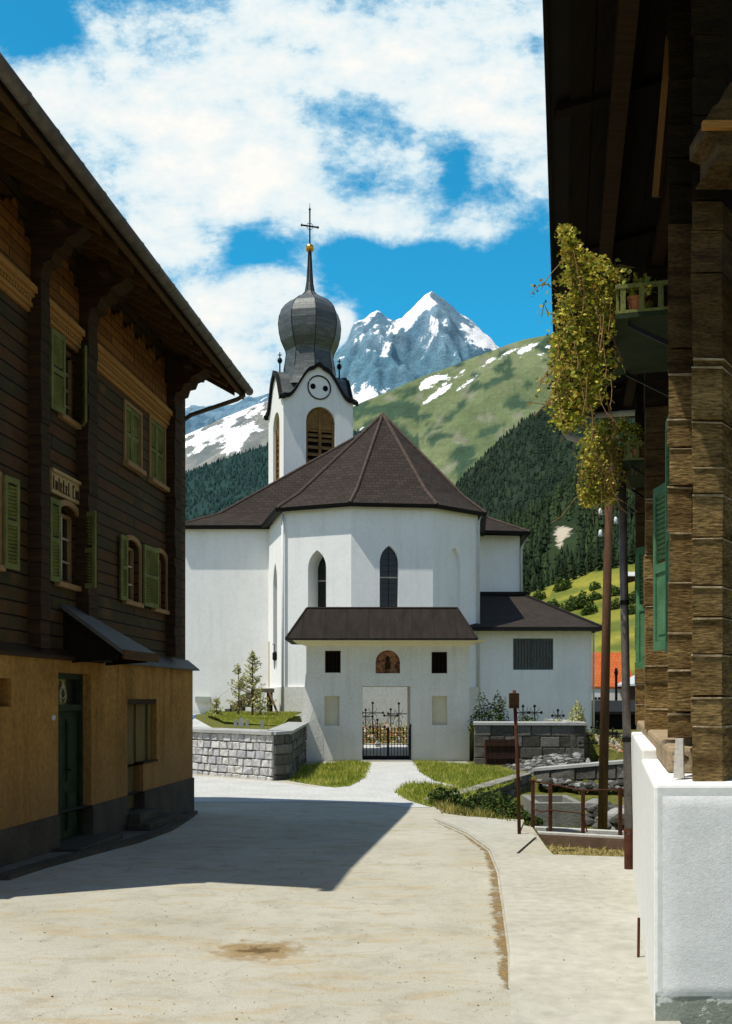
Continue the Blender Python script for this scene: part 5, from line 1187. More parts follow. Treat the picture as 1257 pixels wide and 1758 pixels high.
# side log wall (recessed), cross-wall log ends, gable wall
LH = .262
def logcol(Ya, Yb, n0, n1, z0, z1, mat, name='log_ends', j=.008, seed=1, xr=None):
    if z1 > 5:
        logcol(Ya, Yb, n0, n1, z0, 4.05, mat, name, j, seed, xr); z0 = 4.05; z1 = 4.9 if z1 == 6.6 or z1 == 6.4 else z1; logcol(Ya, Yb, n0, n1, 4.9, 6.59 if xr else 6.39, logRk, name, j, seed+50, xr) if False else None; mat = logRm; z1 = 4.95  # log colour steps darker upward, painting in the roof's shade
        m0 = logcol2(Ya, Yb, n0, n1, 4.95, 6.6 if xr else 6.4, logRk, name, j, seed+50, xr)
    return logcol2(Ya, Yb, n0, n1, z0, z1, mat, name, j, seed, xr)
def logcol2(Ya, Yb, n0, n1, z0, z1, mat, name='log_ends', j=.008, seed=1, xr=None):
    rnd = random.Random(seed); m = MB(); lip = MB(); z = z0
    while z < z1:
        h = LH*rnd.choice([.62,.85,1,1.1,1.3])*rnd.uniform(.9,1.1); zt = min(z+h, z1); a = rnd.uniform(-j, j); b = rnd.uniform(-j*2, j*2)
        P0 = HRf(rs(Ya)+b, n1+a, 0); P1 = HRf(rs(Yb), n1+a, 0); P2 = HRf(rs(Yb), n0, 0); P3 = HRf(rs(Ya)+b, n0+a, 0)
        if xr: P0, P3 = (xr[0]+a, Ya-b*.5), (xr[1]+a, Ya-b*.5+rnd.uniform(-.01,.01)); P1, P2 = (xr[0]+a+.2, Yb), (xr[1]+.2, Yb)
        t1, t2 = rnd.uniform(-.006,.006), rnd.uniform(-.006,.006)
        m.tri8([(q[0], q[1], z+.004+(t1 if i%3 else -t1)) for i, q in enumerate((P0,P1,P2,P3))]+[(q[0], q[1], zt-.004+(t2 if i%3 else -t2)) for i, q in enumerate((P0,P1,P2,P3))])
        m.tri8([(q[0]+(.004 if i in (1,2) else -.004)*0-(.006 if i in (0,3) and xr else 0), q[1]-(.007 if i in (0,3) else 0), zt-.015+rnd.uniform(-.006,.004)) for i, q in enumerate((P0,P1,P2,P3))]+[(q[0], q[1]-(.005 if i in (0,3) else 0), zt-.003+rnd.uniform(-.004,.003)) for i, q in enumerate((P0,P1,P2,P3))])
        m.m[-6:] = [1]*6; z = zt
    return m.build(name, None, rh, bevel=.007, mats=[mat, lipM if mat is logR else mat])
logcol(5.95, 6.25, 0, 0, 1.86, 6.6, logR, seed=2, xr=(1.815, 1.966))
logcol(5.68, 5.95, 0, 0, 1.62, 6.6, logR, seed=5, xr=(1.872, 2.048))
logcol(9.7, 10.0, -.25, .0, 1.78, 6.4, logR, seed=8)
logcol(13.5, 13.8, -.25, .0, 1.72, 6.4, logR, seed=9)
# long logs of the street wall
def wallrow(Ya, Yb, z0, z1, ops):
    rnd = random.Random(3); m = MB(); z = z0
    while z < z1:
        h = LH*rnd.uniform(.92,1.06); zt = min(z+h, z1); segs = [(rs(Yb), rs(Ya))]
        for (oa, ob_, oz0, oz1) in ops:
            if z < oz1-.05 and zt > oz0+.05:
                new = []
                for (p, q) in segs:
                    a, b = rs(ob_), rs(oa)
                    if b <= p or a >= q: new.append((p, q))
                    else:
                        if a > p: new.append((p, a))
                        if b < q: new.append((b, q))
                segs = new
        for p, q in segs: m.tri8([HRf(s_, n_, zz) for zz in (z+.004, zt-.004) for s_, n_ in ((p,-.25+rnd.uniform(-.006,.006)),(p,-.45),(q,-.45),(q,-.25+rnd.uniform(-.006,.006)))])
        z = zt
    return m.build('log_wall', logR, rh, bevel=.012)
WN = [(7.15,8.15,2.5,4.0), (10.7,11.6,2.5,3.95), (6.9,8.0,4.75,6.1), (10.5,11.6,4.75,6.1)]
wallrow(5.95, 13.8, 1.70, 6.4, WN)
for (Ya, Yb, z0_, z1_) in WN:
    m = MB(); m.tri8([HRf(s_,n_,zz) for zz in (z0_,z1_) for s_,n_ in ((rs(Yb),-.42),(rs(Yb),-.40),(rs(Ya),-.40),(rs(Ya),-.42))]); wn = m.build('window', glassD, rh)
    m = MB()
    for (sa, sb, za, zb2) in ((rs(Yb),rs(Yb)+.06,z0_,z1_),(rs(Ya)-.06,rs(Ya),z0_,z1_),(rs(Yb)+.06,rs(Ya)-.06,z0_,z0_+.06),(rs(Yb)+.06,rs(Ya)-.06,z1_-.06,z1_)): m.fbox(HRf, sa, sb, -.39, -.22, za, zb2)
    m.build('frame', raft, wn)
def rshut(Ya, n0, Yb, n1, z0_, z1_, mat=shutB):
    a = HRf(rs(Ya), n0, 0); b = HRf(rs(Yb), n1, 0)
    f = frame(a[:2], (b[0]-a[0], b[1]-a[1])); L = math.hypot(b[0]-a[0], b[1]-a[1]); m = MB(); w_ = .06; th = .035
    for q in ((0,w_,z0_,z1_),(L-w_,L,z0_,z1_),(w_,L-w_,z0_,z0_+.08),(w_,L-w_,z1_-.08,z1_),(w_,L-w_,(z0_+z1_)/2-.04,(z0_+z1_)/2+.04)): m.fbox(f, q[0], q[1], -th/2, th/2, q[2], q[3])
    z = z0_+.09; zm = (z0_+z1_)/2
    while z < z1_-.1:
        if z > zm+.05: m.tri8([f(w_,-.012,z), f(L-w_,-.012,z), f(L-w_,-.006,z), f(w_,-.006,z), f(w_,.006,z+.028), f(L-w_,.006,z+.028), f(L-w_,.012,z+.028), f(w_,.012,z+.028)])
        z += .045
    m.fbox(f, w_, L-w_, -.006, .004, z0_+.08, zm-.04); m.fbox(f, w_+.05, L-w_-.05, -.014, .012, z0_+.14, zm-.10)
    return m.build('shutter', mat, rh)
rshut(6.25, -.13, 7.12, -.07, 2.42, 4.08)                 # folded flat against the logs
rshut(8.95, -.06, 8.45, -.22, 2.52, 3.98)                 # stands out, facing the street
rshut(11.9, .02, 11.65, -.2, 2.45, 3.9)
rshut(9.9-.0, -.20, 10.65, -.18, 2.5, 3.9, shutD)
m = MB(); a = P(1128,338,6.7); b = P(1152,62,6.45); m.tube([a, b], .035, 4); m.build('strut', M_wood('orange_strut', (.12,.06,.015), (.22,.11,.03), False), rh)
# dark gable wall behind the near log ends
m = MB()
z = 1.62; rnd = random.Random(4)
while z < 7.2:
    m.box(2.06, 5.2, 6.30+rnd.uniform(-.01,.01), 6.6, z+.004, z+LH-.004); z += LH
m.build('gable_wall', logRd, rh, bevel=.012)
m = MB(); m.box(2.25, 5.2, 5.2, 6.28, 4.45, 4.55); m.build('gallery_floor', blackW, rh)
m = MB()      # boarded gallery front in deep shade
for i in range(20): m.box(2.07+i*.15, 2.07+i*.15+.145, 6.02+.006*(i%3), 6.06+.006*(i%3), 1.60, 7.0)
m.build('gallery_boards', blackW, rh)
m = MB()      # carved console of the gallery
prof = [(1.83,4.96),(2.6,4.96),(2.6,5.34),(2.02,5.42),(1.93,5.40),(1.90,5.31),(1.84,5.27),(1.80,5.20),(1.80,5.12),(1.86,5.10),(1.86,5.0)]
m.extr([(p[0]+.02, 5.30, p[1]) for p in prof], (0,.28,0)); m.build('carved_console', logRm, rh, bevel=.01)
m = MB(); m.extr([(1.74+.055,5.27,5.135),(2.6,5.27,5.135),(2.6,5.27,5.175),(1.795,5.27,5.175)], (0,.03,0)); m.build('console_moulding', woodOc, rh)
# stone pad and plank slot under the corner
m = MB()
stone(m, 1.872, 5.90, 1.73, .06)
m.build('corner_stone', M_noise('corner_rock', (.26,.19,.11), (.42,.32,.2), 5, .9, .6), rh)
m = MB(); m.tri8([(1.80,5.80,1.63),(1.86,5.80,1.63),(1.88,5.84,1.63),(1.82,5.84,1.63),(1.825,5.84,1.86),(1.87,5.84,1.86),(1.89,5.88,1.86),(1.845,5.88,1.86)]); m.build('plank', M_noise('white_edged_plank', (.55,.52,.46), (.7,.68,.6), 5, .8, .3), rh)
m = MB(); m.prism([Rf(6.3,-.02,0)[:2],Rf(13.9,-.02,0)[:2],Rf(13.9,-.5,0)[:2],Rf(6.3,-.5,0)[:2]], 1.62, 1.79); m.build('sill_beam', M_noise('stone_sill', (.30,.22,.13), (.44,.34,.22), 4, .9, .6), rh, bevel=.03)
# roof underside
def eX(Y): return .1835*5.9+(.1935*14.5-.1835*5.9)*(Y-5.9)/8.6
m = MB(); zE = 6.25
for Ya, Yb in ((3.0, 14.5),):
    m.tri8([(eX(Ya),Ya,zE),(eX(Yb),Yb,zE),(eX(Yb)+4.5,Yb,zE+1.3),(eX(Ya)+4.5,Ya,zE+1.3),(eX(Ya),Ya,zE+.12),(eX(Yb),Yb,zE+.12),(eX(Yb)+4.5,Yb,zE+1.42),(eX(Ya)+4.5,Ya,zE+1.42)])
rf2 = m.build('roof', darktrim, rh)
m = MB(); x_ = .14
while x_ < 4.0:          # boards of the soffit running along the eave, every few stand proud
    zz = zE+.29*x_-.03-(.012 if random.random() < .4 else 0); w_ = .155
    m.tri8([(eX(3.0)+x_,3.0,zz),(eX(14.4)+x_,14.4,zz),(eX(14.4)+x_+w_,14.4,zz+.04),(eX(3.0)+x_+w_,3.0,zz+.04),(eX(3.0)+x_,3.0,zz+.03),(eX(14.4)+x_,14.4,zz+.03),(eX(14.4)+x_+w_,14.4,zz+.07),(eX(3.0)+x_+w_,3.0,zz+.07)]); x_ += .165
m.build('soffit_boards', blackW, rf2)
for x_ in (.42, .95):
    m = MB(); zz = zE+.29*x_-.2; m.tri8([(eX(3.0)+x_+dx,y_,zz+dz) if False else (eX(y_)+x_+dx,y_,zz+dz) for dz in (0,.15) for y_,dx in ((3.0,0),(14.35,0),(14.35,.12),(3.0,.12))]); m.build('purlin', M_wood('old_purlin', (.018,.010,.004), (.045,.022,.008)), rf2)
for y_ in (4.6, 6.9, 9.2, 11.5, 13.8):
    m = MB(); m.tri8([(eX(y_)+.05,y_,zE-.06),(eX(y_)+1.6,y_,zE+.36),(eX(y_)+1.6,y_+.12,zE+.36),(eX(y_)+.05,y_+.12,zE-.06),(eX(y_)+.05,y_,zE-.01),(eX(y_)+1.6,y_,zE+.42),(eX(y_)+1.6,y_+.12,zE+.42),(eX(y_)+.05,y_+.12,zE-.01)]); m.build('rafter', blackW, rf2)
m = MB(); m.tri8([(eX(y_)-dx,y_,z) for z in (zE-.05,zE+.16) for y_,dx in ((3.0,.0),(3.0,.03),(14.5,.03),(14.5,.0))]); m.build('fascia', blackW, rf2)
m = MB(); m.tri8([(eX(14.5)-.03,14.50,zE-.05),(eX(14.5)+1.5,14.50,zE-.03),(eX(14.5)+1.5,14.56,zE-.03),(eX(14.5)-.03,14.56,zE-.05),(eX(14.5)-.03,14.50,zE+.14),(eX(14.5)+1.5,14.50,zE+.50),(eX(14.5)+1.5,14.56,zE+.50),(eX(14.5)-.03,14.56,zE+.14)]); m.build('verge_board', darktrim, rf2)
m = MB(); m.tube([P(962,716,14.45), P(1100,708,14.45)], .045, 8); m.tube([P(968,722,14.4), P(969,738,14.4), P(976,750,14.4), P(999,757,14.4), P(1040,775,14.3)], .05, 8); m.build('gutter_spout', M_noise('pale_spout', (.30,.30,.27), (.62,.6,.55), 6, .6, .1), rf2, smooth=True)
# flower shelves with their plants
vineM = M_leaf('vine_leaves', [(.035,.042,.007),(.11,.13,.014),(.26,.29,.028),(.52,.48,.045),(.78,.64,.11),(.42,.24,.04),(.14,.20,.02),(.30,.34,.04)], .6, .25)
def shelf(Y0, Y1, nO, label, zS=4.50):
    sh = thing('flower_shelf', Rf(Y0, -.2, zS), label, 'flower shelf', 'green flower shelves on the log house')
    nI = -.24; a, b = rs(Y1), rs(Y0)
    m = MB(); m.fbox(HRf, a, b, nI, nO, zS, zS+.03); m.build('board', shutD, sh)
    m = MB()
    for (p, q) in ((a,a+.03),(b-.03,b)): m.fbox(HRf, p, q, nI+.02, nO-.03, zS+.032, zS+.05); m.fbox(HRf, p, q, nI+.02, nO-.03, zS+.19, zS+.215)
    m.fbox(HRf, a, b, nO-.029, nO, zS+.032, zS+.052); m.fbox(HRf, a, b, nO-.029, nO, zS+.19, zS+.217); m.build('rail', shutG, sh)
    m = MB(); n_ = 5
    for i in range(n_):
        nn_ = lerp(nI+.03, nO-.05, i/(n_-1)); 
        for s_ in (a+.003, b-.025): m = MB(); m.fbox(HRf, s_, s_+.02, nn_-.014, nn_+.018, zS+.05, zS+.19); m.build('baluster', shutG, sh)
    k = a+.08
    while k < b-.05: m = MB(); m.fbox(HRf, k, k+.03, nO-.024, nO-.006, zS+.052, zS+.19); m.build('baluster', shutG, sh); k += .07
    for s_ in (a+.06, b-.09):
        m = MB(); m.tri8([HRf(s_,nI,zS-.30), HRf(s_+.025,nI,zS-.30), HRf(s_+.025,nI,zS-.26), HRf(s_,nI,zS-.26), HRf(s_,nO-.08,zS-.03), HRf(s_+.025,nO-.08,zS-.03), HRf(s_+.025,nO-.08,zS-.002), HRf(s_,nO-.08,zS-.002)]); m.build('brace', iron, sh)
    return sh
def pots(Y0, Y1, nO, zS, lb):
    k = 0
    for Y in [lerp(Y0+.08, Y1-.1, i/3) for i in range(4)]:
        p = HRf(rs(Y), nO-.13-(.06 if k%2 else 0), zS+.031); t0 = thing('flower_pot', p, lb % ('nearest', 'second', 'third', 'farthest')[k], 'flower pot', 'flower pots on the shelves')
        m = MB(); m.lathe(p[0], p[1], [(.035,p[2]),(.05,p[2]+.10),(.056,p[2]+.10),(.056,p[2]+.12)], 10); m.build('pot', terrac, t0)
        m = MB()
        for _ in range(60): m.leaf((p[0]+random.gauss(0,.05), p[1]+random.gauss(0,.05), p[2]+.13+abs(random.gauss(0,.07))), .045)
        m.build('plant', vineM, t0); k += 1
shelf(6.2, 7.3, .30, 'nearer green flower shelf with balustrade high on the log house'); pots(6.2, 7.3, .30, 4.5, '%s clay pot on the nearer flower shelf')
shelf(10.1, 11.3, .20, 'farther green flower shelf on the log house above the metal pole'); pots(10.1, 11.3, .20, 4.5, '%s clay pot on the farther flower shelf')
def vine(name, prof, Y0, Y1, n, size, label, twigs, root_at):
    """prof: (photo y, left x, right x) rows giving the hanging mass at its depth range"""
    t0 = thing(name, root_at, label, 'climbing plant'); m = MB(); tw = MB()
    ys = [p[0] for p in prof]; k = 0
    while k < n:
        py = random.uniform(ys[0], ys[-1]); l = pl([(p[0], p[1]) for p in prof], py); r = pl([(p[0], p[2]) for p in prof], py); t_ = random.random(); px = lerp(l, r, t_)
        dn = noise.noise(Vector((px*.035, py*.035, 0)))+.5*noise.noise(Vector((px*.09, py*.09, 4)))
        if dn < -.12-.22*(1-abs(2*t_-1)) : continue
        k += 1; Y = lerp(Y0, Y1, random.random())+.15*dn; m.leaf(Vector(P(px+random.gauss(0,6), py+random.gauss(0,5), Y)), size*random.uniform(.6,1.3))
    for pts in twigs:
        p3 = [Vector(P(q[0], q[1], Y0+.1+.2*random.random())) for q in pts]; tw.tube(p3, [.004]*(len(p3)-1)+[.002], 4, False)
        for a, b in zip(p3, p3[1:]):
            for _ in range(5): m.leaf(a.lerp(b, random.random())+Vector((random.gauss(0,.02),random.gauss(0,.02),random.gauss(0,.02))), size)
    for _ in range(46):
        py = random.uniform(ys[0]+20, ys[-1]-40); l = pl([(p[0], p[1]) for p in prof], py); r = pl([(p[0], p[2]) for p in prof], py); px = random.uniform(l+8, r-4); q = []; Y = random.uniform(Y0-.05, Y0+.25)
        dx_ = random.gauss(0, 5)
        for s_ in range(6): q.append(P(px, py, Y)); dx_ += random.gauss(0, 2.5); px += dx_; py += random.uniform(8, 18)
        tw.tube(q, .0032, 4, False)
    tw.build('stems', M_wood('vine_stems', (.25,.13,.05), (.42,.26,.12)), t0); m.build('foliage', vineM, t0); return t0
vine('climbing_plant', [(393,967,973),(430,965,990),(448,975,1040),(470,968,1068),(520,956,1055),(600,948,1055),(660,945,1056),(690,950,1030),(735,955,985)], 6.35, 6.85, 8200, .028, 'large yellow-green climbing plant hanging beside the nearer flower shelf',
     [[(955,500),(940,488),(925,490),(910,505)],[(955,545),(940,535),(934,520),(930,545)],[(950,640),(930,650),(922,680)],[(970,690),(940,695),(905,690)],[(975,430),(968,405),(972,395)],[(1040,460),(1065,455),(1090,460)],[(985,720),(1005,735),(1025,728)],[(955,610),(938,640),(925,668)]], P(1050,560,6.6))
vine('climbing_plant', [(722,1030,1075),(735,1010,1098),(755,1002,1098),(775,1000,1070),(820,998,1066),(850,1000,1062),(872,1003,1035)], 10.2, 10.8, 4200, .036, 'smaller yellow-green climbing plant hanging beside the farther flower shelf',
     [[(1010,760),(995,775),(990,790)],[(1010,830),(1000,855),(1002,875)],[(1080,735),(1100,725)],[(1030,740),(1015,725)]], P(1060,800,10.5))

# ------------------------------------------------------------------ buildings behind the church
def far_house(name, x0_, x1_, y0_, y1_, zw, zr_, zb, mw, mr, label, axis='x', extra=None):
    t0 = thing(name, (x0_, y0_, zb), label, 'building'); m = MB(); m.box(x0_, x1_, y0_, y1_, zb, zw); m.build('wall', mw, t0); m = MB(); o_ = .06 if mw is white else .35; ym = (y0_+y1_)/2; xm = (x0_+x1_)/2
    if axis == 'x': 
        m.tri8([(x0_-o_,y0_-o_,zw-.08),(x1_+o_,y0_-o_,zw-.08),(x1_+o_,ym,zr_-.08),(x0_-o_,ym,zr_-.08),(x0_-o_,y0_-o_,zw+.06),(x1_+o_,y0_-o_,zw+.06),(x1_+o_,ym,zr_+.06),(x0_-o_,ym,zr_+.06)])
        m.tri8([(x0_-o_,ym,zr_-.08),(x1_+o_,ym,zr_-.08),(x1_+o_,y1_+o_,zw-.08),(x0_-o_,y1_+o_,zw-.08),(x0_-o_,ym,zr_+.06),(x1_+o_,ym,zr_+.06),(x1_+o_,y1_+o_,zw+.06),(x0_-o_,y1_+o_,zw+.06)])
    else:
        m.tri8([(x0_-o_,y0_-o_,zw-.08),(xm,y0_-o_,zr_-.08),(xm,y1_+o_,zr_-.08),(x0_-o_,y1_+o_,zw-.08),(x0_-o_,y0_-o_,zw+.06),(xm,y0_-o_,zr_+.06),(xm,y1_+o_,zr_+.06),(x0_-o_,y1_+o_,zw+.06)])
        m.tri8([(xm,y0_-o_,zr_-.08),(x1_+o_,y0_-o_,zw-.08),(x1_+o_,y1_+o_,zw-.08),(xm,y1_+o_,zr_-.08),(xm,y0_-o_,zr_+.06),(x1_+o_,y0_-o_,zw+.06),(x1_+o_,y1_+o_,zw+.06),(xm,y1_+o_,zr_+.06)])
        m.face([(x0_,y0_-.01,zw),(x1_,y0_-.01,zw),(xm,y0_-.01,zr_-.1)])
    m.build('roof', mr, t0); return t0
hA = far_house('white_house', 14.0, 19.6, 72, 79, 2.85, 5.5, -.8, white, orangeT, 'white house with bright orange tiled roof beyond the churchyard')
for px in (1022, 1030):
    for py in (1199, 1209):
        m = MB(); a, b = P(px-3,py-2,71.9), P(px+3,py+2,71.9); m.box(a[0], b[0], 71.93, 71.99, b[2], a[2]); m.build('window', nightM, hA)
m = MB(); a = P(1058,1147,66); m.tube([(a[0],66,P(0,1203,66)[2]),(a[0],66,a[2])], .09, 6); m.lathe(a[0],66,[(.09,a[2]-.5),(.14,a[2]-.3),(.09,a[2]-.1)],6); tag(m.build('flue_pipe', nightM), 'black flue pipe in front of the orange roof', 'flue pipe')
far_house('grey_roofed_house', 18.6, 24.5, 64, 72, 3.0, 4.7, -.8, woodPost, M_noise('pale_metal_roof', (.45,.5,.52), (.6,.65,.67), 3, .5, .1), 'dark house with pale metal roof beside the orange roof', 'y')
far_house('dark_shed', 11.8, 17.6, 50, 54, 1.35, 1.9, -.8, nightM, darktrim, 'low black shed in shadow behind the graves')

# ------------------------------------------------------------------ mountains
def M_terrain(name, sc1, bump=.6, rough=.95, detail_c=(.75,1.15), bd=1.0, snowc=(.86,.87,.88)):
    m, t, b, tc = base_mat(name); an = t.node('ShaderNodeAttribute', attribute_name='Col'); a = an.outputs['Color']
    n = t.noise(tc.outputs['Object'], sc1, 8, .65); n2_ = t.noise(tc.outputs['Object'], sc1*6, 5, .65)
    c = t.mix(1, a, t.ramp(n, [(.3, (detail_c[0],)*3), (.7, (detail_c[1],)*3)]), 'MULTIPLY'); c = t.mix(1, c, t.ramp(n2_, [(.3, (detail_c[0],)*3), (.7, (detail_c[1],)*3)]), 'MULTIPLY')
    sm = t.math('ADD', an.outputs['Alpha'], t.math('ADD', t.math('MULTIPLY', t.math('SUBTRACT', n, .5), 1.5), t.math('MULTIPLY', t.math('SUBTRACT', n2_, .5), .7)))
    c = t.mix(t.math('MULTIPLY_ADD', sm, 7, -.6, cl=True), c, snowc)
    t.l.new(c, b.inputs[0]); b.inputs['Roughness'].default_value = rough; b.inputs['Specular IOR Level'].default_value = .1
    t.l.new(t.node('ShaderNodeBump', {'Height': t.math('ADD', n, n2_), 'Strength': bump, 'Distance': bd}).outputs[0], b.inputs['Normal']); return m
def nz3(x, y, z=0, o=4):
    return noise.fractal(Vector((x, y, z)), 1.0, 2.0, o)
def layer(name, ridge, Y0, Y1, px0, px1, nx_, ny_, pw, amp, fs, colf, mat, z0=-1, back=.35, seed=0, kind='structure', ridged=False, damp_top=.15):
    """a hillside: rises from depth Y0 to the ridge line at Y1, then falls away behind it"""
    X0, X1 = (px0-CX)/F*Y1, (px1-CX)/F*Y1; V = []; cols = []
    for j in range(ny_+1):
        t_ = j/ny_*(1+back); Y = Y0+(Y1-Y0)*t_
        for i in range(nx_+1):
            X = lerp(X0, X1, i/nx_); px = CX+X/Y1*F; zr_ = EYE+(HY-pl(ridge, px))/F*Y1
            s_ = t_**pw if t_ <= 1 else 1-(t_-1)*1.1
            q = nz3(X*fs, Y*fs, seed, 6)
            if ridged: q = 1-2*abs(noise.fractal(Vector((X*fs, Y*fs*.8, seed+5)), .9, 2.1, 5))
            env = math.sin(math.pi*clamp(t_/1.3))*(1-(1-damp_top)*math.exp(-((t_-1)/.10)**2)) if t_ < 1.3 else 0
            V.append((X, Y, z0+(zr_-z0)*s_+amp*q*env))
    me = bpy.data.meshes.new(name); fc = []
    for j in range(ny_):
        for i in range(nx_): a = j*(nx_+1)+i; fc.append((a, a+1, a+nx_+2, a+nx_+1))
    me.from_pydata(V, [], fc); me.update()
    ca = me.color_attributes.new('Col', 'FLOAT_COLOR', 'POINT'); nrm = [v_.normal.copy() for v_ in me.vertices]; dat = []
    for (x, y, z), n_ in zip(V, nrm):
        px = CX+x/y*F; py = HY-(z-EYE)/y*F; cc_ = colf(x, y, z, px, py, n_); dat += list(cc_) if len(cc_) == 4 else [*cc_, -5]
    ca.data.foreach_set('color', dat); me.materials.append(mat); me.polygons.foreach_set('use_smooth', [True]*len(me.polygons))
    ob = bpy.data.objects.new(name, me); C.objects.link(ob); ob['kind'] = kind
    def hgt(X, Y):
        i = clamp((X-X0)/(X1-X0)*nx_, 0, nx_-.001); j = clamp((Y-Y0)/((Y1-Y0)*(1+back))*ny_, 0, ny_-.001); a = int(j)*(nx_+1)+int(i); fi, fj = i-int(i), j-int(j)
        return lerp(lerp(V[a][2], V[a+1][2], fi), lerp(V[a+nx_+1][2], V[a+nx_+2][2], fi), fj)
    return ob, hgt
def mixc(a, b, k): return tuple(lerp(x, y, k) for x, y in zip(a, b))
snow = (.86,.87,.88)
def colpeak(x, y, z, px, py, n):
    rock = mixc((.11,.22,.31), (.20,.33,.42), clamp(.5+nz3(x*.004, y*.004, 9)))  # bluish tint puts distance haze into the rock colour
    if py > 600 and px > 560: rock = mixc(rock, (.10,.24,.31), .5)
    base_ = clamp((625-py)/100)      # more snow higher up
    q = nz3(x*.0022, y*.0022, 3, 5)*.9
    k = q+lerp(-.55, .22, base_)+(n.z-.5)*.9-(.30 if n.x > .22 else 0)+(.30 if n.x < -.2 else 0)
    if px > 590: k += 1.6*sstep(648, 690, py+ (px-620)*-.02)*sstep(760, 620, px)+1.2*math.exp(-((px-832)/26)**2-((py-590)/26)**2)
    if px < 560: k -= .25
    return (*rock, k-.12)
pk = [(-600,760),(-200,740),(100,715),(300,712),(340,700),(390,706),(430,688),(470,682),(520,655),(560,640),(580,608),(596,588),(606,560),(622,548),(635,535),(648,528),(662,540),(680,546),(690,546),(704,533),(718,522),(730,512),(742,505),(752,512),(764,522),(778,536),(790,548),(800,553),(812,562),(828,574),(842,586),(858,600),(880,618),(920,650),(1000,680),(1200,700),(1800,720)]
layer('snowy_peaks', pk, 5200, 9000, -300, 1500, 460, 190, 1.15, 300, 1/680., colpeak, M_terrain('alpine_rock', .010, 1.0, detail_c=(.72,1.2), bd=16), back=.3, seed=2, ridged=True, damp_top=.28)
def colsnow(x, y, z, px, py, n):
    rock = mixc((.16,.19,.19), (.28,.28,.25), clamp(.5+nz3(x*.006, y*.006, 4)))
    lo = sstep(760, 815, py-(px-312)*-.25)
    k = nz3(x*.006, y*.010, 7, 6)*1.0+.35-lo*.8+(n.z-.7)*.5
    return (*rock, k-.05)
sn = [(-600,860),(-100,830),(150,800),(250,770),(312,748),(340,735),(370,722),(405,708),(440,693),(480,680),(520,690),(560,700),(600,735),(640,770),(760,860),(1000,900),(1500,950)]
layer('snow_slope', sn, 3500, 6000, -400, 1100, 260, 110, 1.25, 90, 1/350., colsnow, M_terrain('snow_slope', .02, .7, bd=6), seed=4)
def colalp(x, y, z, px, py, n):
    a = mixc((.125,.165,.075), (.180,.215,.105), clamp(.5+nz3(x*.003, y*.003, 3)*1.0))  # greens paled so the colour carries the haze
    a = mixc(a, (.20,.21,.14), sstep(.2,.6, nz3(x*.012, y*.008, 8, 5)))
    a = mixc(a, (.045,.085,.05), sstep(.0,.25, nz3(x*.009, y*.009, 2, 5)+sstep(640, 560+(px-700)*-.2, px)*.0+(.35 if px < 720 and py > 690 else -.15)))
    d = py-pl(alp, px)     # distance below the ridge in the picture
    k = nz3((x+y*.4)*.0045, (y-x*.6)*.013, 5, 5)+0.85*math.exp(-((d-16)/10)**2)*(1 if 720 < px < 990 else .1)+.55*math.exp(-((d-40)/12)**2)*(1 if 640 < px < 950 else 0)-.62
    return (*a, k-.12)
alp = [(300,850),(500,760),(560,720),(600,699),(620,690),(660,674),(700,656),(740,640),(780,626),(820,611),(850,600),(870,592),(900,582),(925,576),(945,571),(980,560),(1050,540),(1150,515),(1400,450),(1800,380)]
layer('alpine_slope', alp, 2400, 4600, 350, 1500, 300, 130, 1.15, 55, 1/380., colalp, M_terrain('alpine_meadow', .02, .6, bd=6), seed=6)
fcol = lambda c1, c2, f: (lambda x, y, z, px, py, n: mixc(c1, c2, clamp(.5+nz3(x*f, y*f, 1))))
fl = [(-400,930),(0,880),(200,842),(312,812),(360,795),(410,778),(460,762),(520,742),(580,730),(640,745),(700,800),(760,860),(900,900),(1200,1000)]
ob, hl = layer('forest_slope_left', fl, 1200, 2600, -100, 800, 150, 60, 1.1, 18, 1/200., fcol((.012,.036,.038), (.02,.052,.045), .01), M_terrain('dark_forest_floor', .05, .4), seed=8)  # floor colour shares the haze tint of its trees
fr_ = [(560,1000),(700,905),(740,872),(770,845),(800,812),(830,782),(860,752),(880,735),(905,714),(945,690),(1000,655),(1100,590),(1300,470)]
ob, hr = layer('forest_slope_right', fr_, 1000, 2000, 560, 1350, 150, 60, 1.1, 14, 1/160., fcol((.010,.022,.014), (.022,.038,.020), .01), M_terrain('dark_forest_floor_right', .05, .4), seed=9)
def colnear(x, y, z, px, py, n):
    a = mixc((.016,.03,.012), (.03,.05,.018), clamp(.5+nz3(x*.02, y*.02, 1)))
    k = math.exp(-((px-967)/24)**2-((py-912)/16)**2)+math.exp(-((px-960)/14)**2-((py-940)/18)**2)*.8
    return (*a, k*1.3-.85)
fn = [(600,1050),(760,985),(820,940),(870,900),(900,888),(940,868),(975,835),(1000,800),(1040,770),(1100,735),(1300,620)]
ob, hn = layer('forest_slope_near', fn, 300, 800, 600, 1350, 150, 60, 1.05, 5, 1/70., colnear, M_terrain('forest_floor_near', .15, .4, snowc=(.42,.37,.28)), seed=11)
def colmead(x, y, z, px, py, n):
    a = mixc((.17,.18,.025), (.29,.27,.04), clamp(.5+nz3(x*.03, y*.05, 1)*1.1))
    return mixc(a, (.07,.11,.02), sstep(.05,.3, nz3(x*.06, y*.06, 3))*.7)
md = [(500,1120),(700,1080),(820,1045),(880,1028),(900,1021),(940,1006),(985,990),(1020,978),(1060,970),(1090,965),(1150,955),(1400,920),(1800,880)]
ob, hm = layer('meadow_hill', md, 90, 260, 480, 1700, 150, 60, .95, .9, 1/30., colmead, M_terrain('meadow_grass', 1.2, .5, bd=.2), seed=12)
m = MB(); a = P(980,0,250); 
